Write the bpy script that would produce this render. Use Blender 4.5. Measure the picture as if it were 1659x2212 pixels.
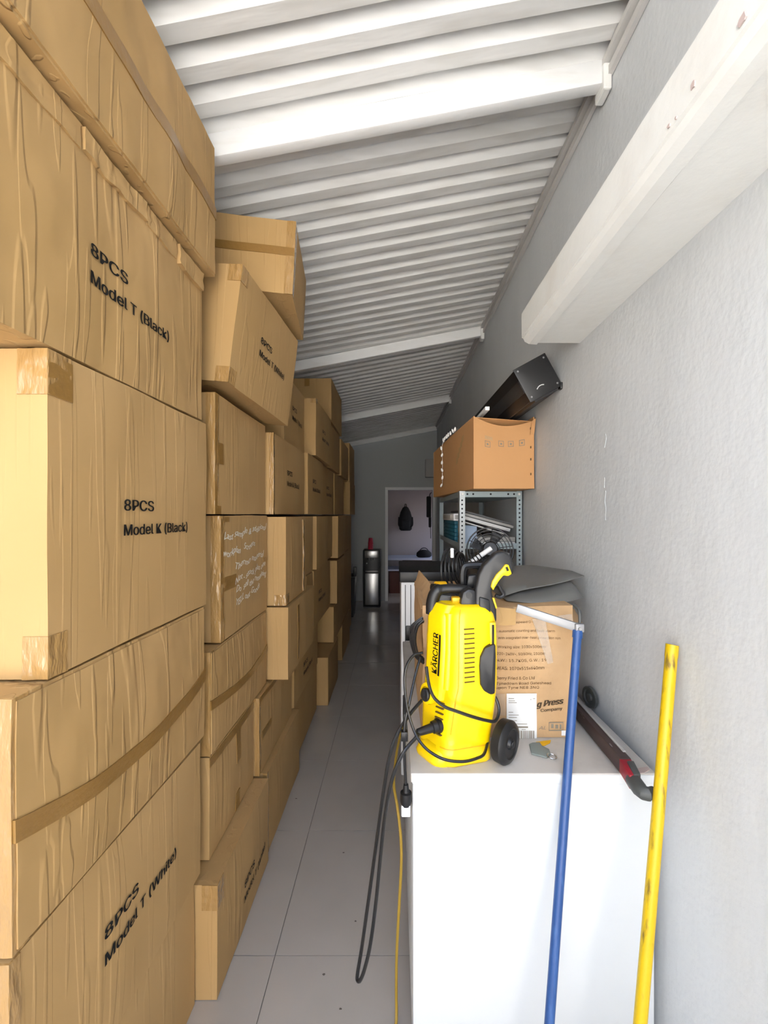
import bpy, bmesh, math, random
from mathutils import Vector, Matrix, noise
random.seed(7)
for o in list(bpy.data.objects): bpy.data.objects.remove(o)
S = bpy.context.scene
C = S.collection
V = Vector
PI = math.pi
# ------------------------------------------------------------------ camera
FPX, CX, CY, HC = 901.0, 853.0, 1112.0, 1.6        # focal length in pixels, vanishing point, eye height
cd = bpy.data.cameras.new('camera'); cam = bpy.data.objects.new('camera', cd); C.objects.link(cam)
cd.sensor_fit = 'VERTICAL'; cd.sensor_height = 24.0; cd.sensor_width = 18.0
cd.lens = 24.0*FPX/2212.0; cd.clip_start = 0.02; cd.clip_end = 200
cd.shift_x = -(CX-829.5)/2212.0; cd.shift_y = (CY-1106.0)/2212.0
cam.location = (0, 0, HC); cam.rotation_euler = (PI/2, 0, 0)
S.camera = cam
# ------------------------------------------------------------------ sky, sun, exposure
w = bpy.data.worlds.new('sky'); S.world = w; w.use_nodes = True
nt = w.node_tree; nt.nodes.clear()
sky = nt.nodes.new('ShaderNodeTexSky'); sky.sky_type = 'NISHITA'; sky.sun_disc = False
sky.sun_elevation = math.radians(62); sky.sun_rotation = math.radians(60); sky.dust_density = 3.0; sky.air_density = 1.0
bg = nt.nodes.new('ShaderNodeBackground'); bg.inputs['Strength'].default_value = 0.55
wo = nt.nodes.new('ShaderNodeOutputWorld')
nt.links.new(sky.outputs[0], bg.inputs[0]); nt.links.new(bg.outputs[0], wo.inputs[0])
sd = bpy.data.lights.new('sun', 'SUN'); sun = bpy.data.objects.new('sun', sd); C.objects.link(sun)
sd.energy = 15.0; sd.angle = math.radians(0.6); sd.color = (1.0, 0.965, 0.90)
sun.rotation_euler = V((-0.50, -0.42, -0.75)).to_track_quat('-Z', 'Y').to_euler()
S.view_settings.view_transform = 'Standard'; S.view_settings.look = 'None'
S.view_settings.gamma = 1.0; S.view_settings.use_curve_mapping = False
S.view_settings.exposure = 1.36

# ------------------------------------------------------------------ helpers
def P(px, py, Y):
    return V(((px-CX)/FPX*Y, Y, HC-(py-CY)/FPX*Y))

def mat(name, col, rough=0.6, metal=0.0, bump=None, var=None, coat=0.0, spec=None, alpha=None, trans=None):
    m = bpy.data.materials.new(name); m.use_nodes = True
    t = m.node_tree; b = t.nodes['Principled BSDF']
    b.inputs['Base Color'].default_value = (*col, 1)
    b.inputs['Roughness'].default_value = rough; b.inputs['Metallic'].default_value = metal
    b.inputs['Coat Weight'].default_value = coat
    if spec is not None: b.inputs['Specular IOR Level'].default_value = spec
    if alpha is not None: b.inputs['Alpha'].default_value = alpha
    if trans is not None: b.inputs['Transmission Weight'].default_value = trans
    tc = t.nodes.new('ShaderNodeTexCoord')
    def mapped(scale):
        mp = t.nodes.new('ShaderNodeMapping'); mp.inputs['Scale'].default_value = scale
        t.links.new(tc.outputs['Object'], mp.inputs[0]); return mp
    if var:                                   # (second colour, noise scale xyz, detail, lo, hi)
        c2, sc, det, lo, hi = var
        n = t.nodes.new('ShaderNodeTexNoise'); n.inputs['Scale'].default_value = 1.0; n.inputs['Detail'].default_value = det
        t.links.new(mapped(sc).outputs[0], n.inputs['Vector'])
        r = t.nodes.new('ShaderNodeMapRange'); r.inputs['From Min'].default_value = lo; r.inputs['From Max'].default_value = hi
        t.links.new(n.outputs['Fac'], r.inputs['Value'])
        mx = t.nodes.new('ShaderNodeMix'); mx.data_type = 'RGBA'
        mx.inputs[6].default_value = (*col, 1); mx.inputs[7].default_value = (*c2, 1)
        t.links.new(r.outputs[0], mx.inputs[0]); t.links.new(mx.outputs[2], b.inputs['Base Color'])
    if bump:                                  # list of (scale xyz, detail, strength, distance)
        prev = None
        for sc, det, st, di, *th_ in bump:
            n = t.nodes.new('ShaderNodeTexNoise'); n.inputs['Scale'].default_value = 1.0; n.inputs['Detail'].default_value = det
            t.links.new(mapped(sc).outputs[0], n.inputs['Vector'])
            bp = t.nodes.new('ShaderNodeBump'); bp.inputs['Strength'].default_value = st; bp.inputs['Distance'].default_value = di
            if th_:
                r = t.nodes.new('ShaderNodeMapRange'); r.interpolation_type = 'SMOOTHSTEP'; r.inputs['From Min'].default_value = th_[0]; r.inputs['From Max'].default_value = th_[1]
                t.links.new(n.outputs['Fac'], r.inputs['Value']); t.links.new(r.outputs[0], bp.inputs['Height'])
            else: t.links.new(n.outputs['Fac'], bp.inputs['Height'])
            if prev: t.links.new(prev.outputs[0], bp.inputs['Normal'])
            prev = bp
        t.links.new(prev.outputs[0], b.inputs['Normal'])
    return m

M = {}
KRAFT = (0.50, 0.318, 0.136)
crease = [((26, 26, 1.1), 0, 0.24, 0.005, .61, .66), ((40, 40, 2.2), 0, 0.2, 0.004, .38, .34), ((5, 5, 3), 1, 0.2, 0.03)]
M['card'] = mat('cardboard', KRAFT, 0.72, bump=crease, var=((0.45, 0.28, 0.112), (3, 3, 2), 1, 0.35, 0.7), spec=0.3)
M['card_fold'] = mat('folded_cardboard', (0.485, 0.305, 0.128), 0.72, bump=[((22, 22, 1.6), 1, 0.40, 0.006, .58, .63), ((30, 30, 2.6), 1, 0.38, 0.005, .41, .37), ((6, 6, 5), 2, 0.40, 0.04)], var=((0.42, 0.26, 0.10), (4, 4, 2), 4, 0.35, 0.7), spec=0.3)
M['card_pale'] = mat('pale_worn_cardboard', (0.55, 0.36, 0.19), 0.75, bump=[((14, 14, 14), 4, 0.4, 0.02), ((200, 200, 3), 1, 0.1, 0.002)], var=((0.48, 0.30, 0.15), (6, 6, 6), 4, 0.35, 0.7), spec=0.3)
M['card_orange'] = mat('orange_cardboard', (0.58, 0.31, 0.13), 0.7, bump=[((8, 8, 8), 3, 0.25, 0.02)], spec=0.3)
M['tape'] = mat('brown_packing_tape', (0.275, 0.148, 0.038), 0.30, bump=[((60, 60, 60), 3, 0.25, 0.005)], spec=0.4)
M['tape_clear'] = mat('crumpled_clear_tape', (0.40, 0.235, 0.085), 0.2, bump=[((60, 60, 18), 3, 0.9, 0.008)], coat=0.5, spec=0.6)
M['ink'] = mat('black_print_ink', (0.012, 0.011, 0.01), 0.7, spec=0.2)
M['ink_brown'] = mat('faded_print_ink', (0.12, 0.066, 0.028), 0.8, spec=0.2)
M['ink_dark'] = mat('dark_brown_print', (0.075, 0.05, 0.028), 0.8, spec=0.2)
M['ink_grey'] = mat('grey_print_ink', (0.25, 0.22, 0.17), 0.8, spec=0.2)
M['chalk'] = mat('white_marker', (0.85, 0.8, 0.68), 0.6)
M['plaster'] = mat('white_plaster', (0.645, 0.665, 0.675), 0.75, bump=[((55, 55, 45), 3, 0.22, 0.006), ((12, 12, 3), 1, 0.12, 0.02)], var=((0.585, 0.605, 0.615), (2, 2, 1.2), 2, 0.35, 0.7))
M['plaster_smooth'] = mat('smooth_plaster', (0.80, 0.805, 0.775), 0.7, bump=[((30, 30, 30), 5, 0.2, 0.006)], var=((0.72, 0.70, 0.65), (5, 5, 5), 5, 0.5, 0.8))
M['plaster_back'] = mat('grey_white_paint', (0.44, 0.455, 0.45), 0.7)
M['mauve'] = mat('mauve_paint', (0.40, 0.35, 0.35), 0.8)
M['roof'] = mat('white_painted_metal_roof', (0.78, 0.775, 0.755), 0.5, bump=[((3, 60, 60), 1, 0.2, 0.006)], var=((0.60, 0.585, 0.55), (1.5, 18, 18), 2, 0.45, 0.8))
M['purlin'] = mat('white_painted_steel', (0.84, 0.84, 0.83), 0.5, bump=[((4, 40, 40), 4, 0.15, 0.005)], var=((0.72, 0.70, 0.66), (4, 20, 20), 5, 0.55, 0.85))
M['trim_grey'] = mat('grey_flashing', (0.60, 0.585, 0.56), 0.6)
M['tile'] = mat('light_ceramic_tile', (0.45, 0.41, 0.365), 0.12, var=((0.41, 0.375, 0.33), (3, 3, 3), 2, 0.45, 0.8), spec=0.5)
M['grout'] = mat('grout', (0.25, 0.23, 0.2), 0.9)
M['speck'] = mat('floor_dirt', (0.12, 0.10, 0.08), 0.9)
M['concrete'] = mat('bounce_wall_concrete', (0.58, 0.56, 0.52), 0.9, var=((0.5, 0.48, 0.44), (1, 1, 1), 4, 0.4, 0.7))
M['paving'] = mat('pale_paving', (0.70, 0.68, 0.63), 0.9, var=((0.62, 0.6, 0.55), (1, 1, 1), 4, 0.4, 0.7))
M['white'] = mat('white_enamel', (0.70, 0.725, 0.74), 0.35, bump=[((30, 30, 30), 3, 0.05, 0.004)])
M['white_matte'] = mat('white_plastic', (0.82, 0.82, 0.82), 0.5)
M['lid'] = mat('worn_grey_lid', (0.54, 0.51, 0.47), 0.55, bump=[((40, 40, 40), 4, 0.2, 0.004)], var=((0.45, 0.42, 0.38), (9, 9, 9), 6, 0.52, 0.75))
M['black'] = mat('black_plastic', (0.010, 0.010, 0.011), 0.42, bump=None)
M['dkgrey'] = mat('charcoal_plastic', (0.020, 0.020, 0.021), 0.38, bump=None)
M['rubber'] = mat('black_rubber_hose', (0.012, 0.012, 0.013), 0.33)
M['yellow'] = mat('glossy_yellow_plastic', (0.95, 0.64, 0.001), 0.32, coat=0.2)
M['yellow_dark'] = mat('amber_yellow_plastic', (0.85, 0.46, 0.004), 0.4)
M['slit'] = mat('dark_vent', (0.10, 0.06, 0.005), 0.8)
M['ypole'] = mat('scuffed_yellow_paint', (0.66, 0.44, 0.003), 0.4, var=((0.22, 0.14, 0.02), (60, 60, 9), 5, 0.57, 0.70), bump=[((40, 40, 8), 3, 0.3, 0.003)])
M['blue'] = mat('blue_plastic_pole', (0.020, 0.075, 0.25), 0.38, var=((0.045, 0.125, 0.34), (60, 60, 5), 4, 0.55, 0.75))
M['alu'] = mat('brushed_aluminium', (0.33, 0.33, 0.335), 0.42, metal=0.3)
M['steel'] = mat('stainless_steel', (0.55, 0.55, 0.55), 0.3, metal=1.0)
M['rack'] = mat('grey_blue_rack_paint', (0.33, 0.40, 0.43), 0.45, metal=0.2)
M['rack_lt'] = mat('pale_rack_paint', (0.50, 0.53, 0.54), 0.45, metal=0.2)
M['hole'] = mat('dark_hole', (0.015, 0.015, 0.017), 0.9)
M['teal'] = mat('teal_card', (0.01, 0.14, 0.22), 0.5)
M['paper'] = mat('white_paper', (0.78, 0.78, 0.77), 0.8)
M['paleblue'] = mat('pale_blue_paper', (0.42, 0.52, 0.66), 0.8)
M['slab_grey'] = mat('grey_panel', (0.42, 0.41, 0.39), 0.6)
M['slab_dark'] = mat('dark_panel', (0.12, 0.12, 0.12), 0.6)
M['tarp'] = mat('grey_vinyl', (0.145, 0.145, 0.138), 0.42, bump=[((10, 10, 10), 3, 0.2, 0.02)])
M['red'] = mat('red_plastic', (0.30, 0.008, 0.022), 0.5)
M['redcup'] = mat('red_cup', (0.45, 0.01, 0.04), 0.5)
M['saw'] = mat('dark_rusty_steel', (0.055, 0.035, 0.032), 0.5, var=((0.5, 0.47, 0.44), (45, 12, 60), 4, 0.66, 0.74))
M['greyplast'] = mat('mid_grey_plastic', (0.06, 0.064, 0.062), 0.5)
M['strap'] = mat('grey_green_strap', (0.22, 0.25, 0.23), 0.7)
M['cord'] = mat('shaded_yellow_cord', (0.33, 0.205, 0.02), 0.5)  # yellow darkened to hold the shade beside the freezer
M['desk'] = mat('window_tinted_desk', (0.55, 0.62, 0.80), 0.35)  # bluish window light put into the desk colour
M['wood_dark'] = mat('dark_wood', (0.05, 0.03, 0.025), 0.5)
M['wood_red'] = mat('dark_red_wood', (0.10, 0.03, 0.025), 0.6)
M['fabric'] = mat('black_fabric', (0.012, 0.012, 0.014), 0.9)
M['film'] = mat('clear_plastic_film', (0.80, 0.72, 0.62), 0.15, bump=[((40, 40, 40), 4, 1.0, 0.02)], alpha=0.22, coat=0.8)
M['chip'] = mat('peeled_paint', (0.55, 0.44, 0.41), 0.9)
M['cable_brown'] = mat('frayed_tape', (0.45, 0.40, 0.34), 0.35)

def link(name, verts, faces, m, parent=None, smooth=False, sharp=None, origin=None):
    org = V(parent_world(parent)) if parent else (V(origin) if origin is not None else V((0, 0, 0)))
    me = bpy.data.meshes.new(name)
    me.from_pydata([tuple(V(v)-org) for v in verts], [], faces)
    me.materials.append(M[m] if isinstance(m, str) else m)
    bm = bmesh.new(); bm.from_mesh(me)
    bmesh.ops.remove_doubles(bm, verts=bm.verts, dist=1e-5)
    bmesh.ops.recalc_face_normals(bm, faces=bm.faces)
    bm.to_mesh(me); bm.free()
    if smooth:
        me.polygons.foreach_set('use_smooth', [True]*len(me.polygons))
        me.set_sharp_from_angle(angle=math.radians(sharp or 38))
    o = bpy.data.objects.new(name, me); C.objects.link(o)
    if parent: o.parent = parent
    else: o.location = org
    return o
def parent_world(p):
    v = V(p.location)
    while p.parent: p = p.parent; v += V(p.location)
    return v
def tag(o, label, cat, group=None):
    o['label'] = label; o['category'] = cat
    if group: o['group'] = group
    return o
def thing(name, label, cat, loc, group=None):
    o = bpy.data.objects.new(name, None); C.objects.link(o); o.location = loc; o.empty_display_size = 0.05
    return tag(o, label, cat, group)
def struct(o): o['kind'] = 'structure'; return o

class MB:                                       # collects world-space geometry for ONE mesh
    def __init__(s): s.v = []; s.f = []
    def add(s, vs, fs):
        n = len(s.v); s.v += [V(q) for q in vs]; s.f += [tuple(i+n for i in f) for f in fs]; return s
    def box(s, a, b):
        x0, y0, z0 = a; x1, y1, z1 = b
        return s.add([(x0,y0,z0),(x1,y0,z0),(x1,y1,z0),(x0,y1,z0),(x0,y0,z1),(x1,y0,z1),(x1,y1,z1),(x0,y1,z1)],
                     [(0,3,2,1),(4,5,6,7),(0,1,5,4),(1,2,6,5),(2,3,7,6),(3,0,4,7)])
    def hexa(s, p):                             # 8 corners, bottom ring then top ring
        return s.add(p, [(0,3,2,1),(4,5,6,7),(0,1,5,4),(1,2,6,5),(2,3,7,6),(3,0,4,7)])
    def rbox(s, a, b, r):                       # box with chamfered edges
        bm = bmesh.new(); bmesh.ops.create_cube(bm, size=1)
        for q in bm.verts: q.co = V([a[i]+(q.co[i]+.5)*(b[i]-a[i]) for i in range(3)])
        bmesh.ops.bevel(bm, geom=list(bm.edges), offset=r, segments=2, affect='EDGES', profile=0.5)
        bm.verts.index_update()
        s.add([q.co.copy() for q in bm.verts], [[q.index for q in f.verts] for f in bm.faces]); bm.free(); return s
    def tube(s, pts, r, n=8, steps=0, cap=True):
        pts = [V(q) for q in pts]
        if steps: pts = spline(pts, steps)
        rs = r if isinstance(r, (list, tuple)) else [r]*len(pts)
        if len(rs) != len(pts): rs = [rs[min(len(rs)-1, int(i*len(rs)/len(pts)))] for i in range(len(pts))]
        base = len(s.v); up = None
        for i, q in enumerate(pts):
            t = (pts[min(i+1, len(pts)-1)]-pts[max(i-1, 0)]).normalized()
            if up is None:
                up = V((0,0,1)) if abs(t.z) < .9 else V((1,0,0))
            side = t.cross(up).normalized(); up = side.cross(t).normalized()
            for k in range(n):
                a = 2*PI*k/n; s.v.append(q+(side*math.cos(a)+up*math.sin(a))*rs[i])
        for i in range(len(pts)-1):
            for k in range(n):
                k2 = (k+1) % n
                s.f.append((base+i*n+k, base+i*n+k2, base+(i+1)*n+k2, base+(i+1)*n+k))
        if cap:
            s.f.append(tuple(base+k for k in range(n))[::-1]); e = base+(len(pts)-1)*n
            s.f.append(tuple(e+k for k in range(n)))
        return s
    def ring(s, c, nrm, R, r, n=40, m=6, a0=0, a1=2*PI):
        c = V(c); nrm = V(nrm).normalized(); u = nrm.orthogonal().normalized(); w_ = nrm.cross(u)
        full = abs(a1-a0-2*PI) < 1e-6
        pts = [c+(u*math.cos(a0+(a1-a0)*i/n)+w_*math.sin(a0+(a1-a0)*i/n))*R for i in range(n+1)]
        return s.tube(pts, r, m, cap=not full)
    def prism(s, poly, d):                      # polygon of 3-D points pushed along vector d
        n = len(poly); poly = [V(q) for q in poly]; d = V(d)
        return s.add(poly+[q+d for q in poly], [tuple(range(n))[::-1], tuple(range(n, 2*n))]+[(i, (i+1) % n, (i+1) % n+n, i+n) for i in range(n)])
    def loft(s, rings, cap=True):
        n = len(rings[0]); b = len(s.v)
        for r_ in rings: s.v += [V(q) for q in r_]
        for i in range(len(rings)-1):
            for k in range(n):
                k2 = (k+1) % n
                s.f.append((b+i*n+k, b+i*n+k2, b+(i+1)*n+k2, b+(i+1)*n+k))
        if cap:
            s.f.append(tuple(b+k for k in range(n))[::-1]); e = b+(len(rings)-1)*n
            s.f.append(tuple(e+k for k in range(n)))
        return s
    def build(s, name, m, parent=None, smooth=False, sharp=None, origin=None):
        return link(name, s.v, s.f, m, parent, smooth, sharp, origin)
def spline(p, k):
    out = []
    q = [p[0]*2-p[1]]+list(p)+[p[-1]*2-p[-2]]
    for i in range(1, len(q)-2):
        for j in range(k):
            t = j/k; a, b, c, d = q[i-1], q[i], q[i+1], q[i+2]
            out.append(0.5*((2*b)+(c-a)*t+(2*a-5*b+4*c-d)*t*t+(3*b-a-3*c+d)*t**3))
    out.append(p[-1]); return out
def bevel(o, wdt, seg=2):
    bm = bmesh.new(); bm.from_mesh(o.data)
    bmesh.ops.bevel(bm, geom=[e for e in bm.edges if len(e.link_faces) == 2 and e.calc_face_angle(0) > 0.5], offset=wdt, segments=seg, affect='EDGES', profile=0.5, clamp_overlap=True)
    bm.to_mesh(o.data); bm.free()
    o.data.polygons.foreach_set('use_smooth', [True]*len(o.data.polygons)); o.data.set_sharp_from_angle(angle=math.radians(40))
    return o
_tc = {}
try: SANS = bpy.data.fonts.load(bpy.utils.system_resource('DATAFILES', path='fonts')+'/Inter.woff2')    # sans face that ships with Blender
except Exception: SANS = None
def text2d(t, weight=0.0, shear=0.0, hand_=False):           # flat glyph outlines, cap height 1
    key = (t, weight, shear, hand_)
    if key in _tc: return _tc[key]
    c = bpy.data.curves.new('t', 'FONT'); c.body = t; c.size = 1
    if SANS and not hand_: c.font = SANS
    c.shear = shear; c.resolution_u = 3; c.fill_mode = 'BOTH'
    o = bpy.data.objects.new('t', c); C.objects.link(o)
    dg = bpy.context.evaluated_depsgraph_get(); me = bpy.data.meshes.new_from_object(o.evaluated_get(dg))
    ch = 0.727 if (SANS and not hand_) else 0.69
    vs = [(q.co.x/ch, q.co.y/ch) for q in me.vertices]; fs = [tuple(p.vertices) for p in me.polygons]
    bpy.data.objects.remove(o); bpy.data.curves.remove(c); bpy.data.meshes.remove(me)
    x0 = min(q[0] for q in vs); vs = [(a-x0, b) for a, b in vs]; x1 = max(q[0] for q in vs)
    _tc[key] = (vs, fs, x1); return _tc[key]
def put_text(mb, t, fn, width=None, cap=0.034, weight=0.0, shear=0.0, hand_=False):   # fn(u, v) -> world point, u along the line, v up
    vs, fs, x1 = text2d(t, weight, shear, hand_)
    kx = (width/x1) if width else cap
    for k in range(3 if weight > 0 else 1):
        mb.add([fn((a+(k-1)*weight*(weight > 0))*kx, b*cap) for a, b in vs], fs)

# ------------------------------------------------------------------ the setting
XL, XR, YB, YF = -1.36, 0.78, 7.75, -1.50
ROOF0, SL = 3.10, 0.19                          # underside of the roof ribs at x = 0, slope across
# floor: grout bed with every tile laid on it
fl = struct(MB().box((XL, YF, -0.06), (XR, YB+1.6, -0.004)).build('floor', 'grout'))
T = 0.6
tile_me = None
for i in range(-2, 3):
    for j in range(-3, 14):
        x0, y0 = -0.433+i*T, 1.516+j*T
        x1, y1 = min(x0+T-.003, XR), y0+T-.003
        x0 = max(x0, XL); y0 = max(y0, YF)
        if x1-x0 < .02 or y1-y0 < .02: continue
        MB().box((x0, y0, -0.012), (x1, y1, 0.0)).build('tile', 'tile', fl)
# right wall, left wall, back wall with the doorway
struct(MB().box((XR, YF, 0), (XR+.15, YB+.1, 3.6)).build('wall_right', 'plaster'))
wr = bpy.data.objects['wall_right']
for (zt, zb, y0) in ((1.90, 1.85, 1.545), (1.74, 1.70, 1.552), (1.69, 1.58, 1.546)):
    n = 12; L_ = []; R_ = []
    for i in range(n+1):
        z = zt+(zb-zt)*i/n; yc_ = y0+.012*noise.noise(V((0, 3, z*30))); ww_ = .0006+.0026*math.sin(PI*i/n)*(.6+.6*abs(noise.noise(V((5, 0, z*50)))))
        L_.append(V((XR+.001, yc_-ww_, z))); R_.append(V((XR+.001, yc_+ww_, z)))
    MB().prism(L_+R_[::-1], (-.0022, 0, 0)).build('plaster_ridge', 'plaster', wr)
struct(MB().box((XL-.15, YF, 0), (XL, YB+.1, 3.3)).build('wall_left', 'plaster'))
DX0, DX1, DZ = -0.13, 0.70, 2.06
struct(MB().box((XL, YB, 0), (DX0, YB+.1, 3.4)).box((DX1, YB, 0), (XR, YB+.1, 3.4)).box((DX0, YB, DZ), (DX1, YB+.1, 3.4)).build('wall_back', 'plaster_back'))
struct(MB().box((DX0-.05, YB-.015, 0), (DX0, YB+.0, DZ+.05)).box((DX1, YB-.015, 0), (DX1+.05, YB, DZ+.05)).box((DX0, YB-.015, DZ), (DX1, YB, DZ+.05)).build('door_1', 'white_matte'))
# corrugated roof: sheets and purlins
roof = bpy.data.objects.new('ceiling', None); C.objects.link(roof); roof.location = (0, 0, ROOF0); struct(roof)
PITCH, NSH = 0.1145, 8
def rib_profile(y):                              # y at the near edge of a low flat -> list of (y, dz)
    return [(y, 0), (y+.050, 0), (y+.054, .036), (y+.078, .036)]
yy = 1.28-15*PITCH
sheet = 0
while yy < YB-.12:
    prof = []
    for k in range(NSH):
        if yy > YB-.12: break
        prof += rib_profile(yy); yy += PITCH
    prof += [(yy, 0), (yy+.045, -.001)]
    xs = [XL+(XR-XL)*i/8 for i in range(9)]
    mb = MB(); vs = []
    for x in xs:
        for (y, dz) in prof:
            wob = 0.006*math.sin(x*2.3+y*2.9)*math.sin(y*1.3)+0.004*noise.noise(V((x*1.3, y*3, 0)))
            vs.append((x, y+wob, ROOF0+SL*x+dz))
    n = len(prof); fs = [(i*n+k, i*n+k+1, (i+1)*n+k+1, (i+1)*n+k) for i in range(len(xs)-1) for k in range(n-1)]
    m0 = len(vs); vs += [(v[0], v[1], v[2]+.004) for v in vs]; fs += [tuple(q+m0 for q in f)[::-1] for f in fs]
    mb.add(vs, fs).build('roof_sheet', 'roof', roof); sheet += 1
for yp in (1.50, 3.62, 5.72, YB-.06):
    xs0, xs1 = XL, XR-.005
    def zz(x): return ROOF0+SL*x
    hh, ww = (.088, .045)
    p = MB().hexa([(xs0, yp, zz(xs0)-hh), (xs1, yp, zz(xs1)-hh), (xs1, yp+ww, zz(xs1)-hh), (xs0, yp+ww, zz(xs0)-hh),
                   (xs0, yp, zz(xs0)-.001), (xs1, yp, zz(xs1)-.001), (xs1, yp+ww, zz(xs1)-.001), (xs0, yp+ww, zz(xs0)-.001)]).build('purlin', 'purlin', roof)
    bevel(p, .004)
    if yp < 6:
        br = MB().rbox((XR-.035, yp-.012, zz(XR)-.125), (XR-.004, yp+ww+.012, zz(XR)-.03), .006).build('wall_bracket', 'plaster_smooth', p)
# flashing strips where roof meets the right wall
struct(MB().box((XR-.035, YF, ROOF0+SL*XR-.035), (XR-.002, YB-.1, ROOF0+SL*XR-.012)).box((XR-.018, YF, ROOF0+SL*XR-.075), (XR-.002, YB-.1, ROOF0+SL*XR-.045)).build('trim_1', 'trim_grey'))
# projecting concrete beam on the right wall with a raised plaster lip
bmv = []
prof = [(XR+.01, 2.325), (.603, 2.325), (.598, 2.318), (.566, 2.320), (.548, 2.330), (.541, 2.344), (.535, 2.346), (.534, 2.448), (.538, 2.452), (XR+.01, 2.452)]
ys = [YF-.2+ (1.76-(YF-.2))*i/24 for i in range(25)]
rings = [[(x+.0015*noise.noise(V((y*6, k, 0))), y, z+.0015*noise.noise(V((y*5, k, 9)))) for k, (x, z) in enumerate(prof)] for y in ys]
beam = struct(MB().loft(rings).build('trim_2', 'plaster_smooth', smooth=True, sharp=22))
for (px, py, r) in ((1500, 182, .007), (1447, 272, .005), (1606, 42, .008), (1462, 255, .003)):
    Y = .535*FPX/(px-CX); c = P(px, py, Y)
    n = 9; poly = [V((.5345, c.y+r*(.6+.7*random.random())*math.cos(2*PI*i/n), c.z+r*(.6+.7*random.random())*math.sin(2*PI*i/n))) for i in range(n)]
    MB().prism(poly, (-.0025, 0, 0)).build('paint_chip', 'chip', beam)
# room beyond the doorway, lit through its own window
R0, R1, RY = -1.6, 2.1, 9.25
struct(MB().box((R0, RY, 0), (R1, RY+.1, 2.7)).build('wall_far', 'mauve'))
struct(MB().box((R0-.1, YB+.1, 0), (R0, RY, 2.7)).build('wall_side', 'mauve'))
struct(MB().box((R1, YB+.1, 0), (R1+.1, YB+.3, 2.7)).box((R1, RY-.15, 0), (R1+.1, RY, 2.7)).box((R1, YB+.3, 0), (R1+.1, RY-.15, .95)).box((R1, YB+.3, 2.0), (R1+.1, RY-.15, 2.7)).build('wall_window', 'mauve'))
struct(MB().box((R1+.02, YB+.3, .95), (R1+.06, YB+.34, 2.0)).box((R1+.02, RY-.19, .95), (R1+.06, RY-.15, 2.0)).box((R1+.02, YB+.34, .95), (R1+.06, RY-.19, .99)).box((R1+.02, YB+.34, 1.96), (R1+.06, RY-.19, 2.0)).build('window_1', 'white_matte'))
struct(MB().box((R0, YB+.1, 2.7), (R1, RY+.1, 2.8)).build('ceiling_far', 'mauve'))
struct(MB().box((XR, YB+.1, -.06), (R1, RY, -.001)).box((R0, YB+.1, -.06), (XL, RY, -.001)).build('floor_far', 'tile'))
struct(MB().box((XR+.15, YB, 0), (R1+.1, YB+.1, 2.8)).box((R0-.1, YB, 0), (XL-.15, YB+.1, 2.8)).build('wall_partition', 'mauve'))
# sunlit yard outside the open end, behind the photographer
struct(MB().box((-14, -18, -.10), (14, YF, -.02)).build('ground', 'paving'))

struct(MB().box((-9, -7.4, -.05), (9, -7.2, 5.0)).build('wall_bounce', 'concrete'))     # unseen wall added to bounce sunlight in through the open end

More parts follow.
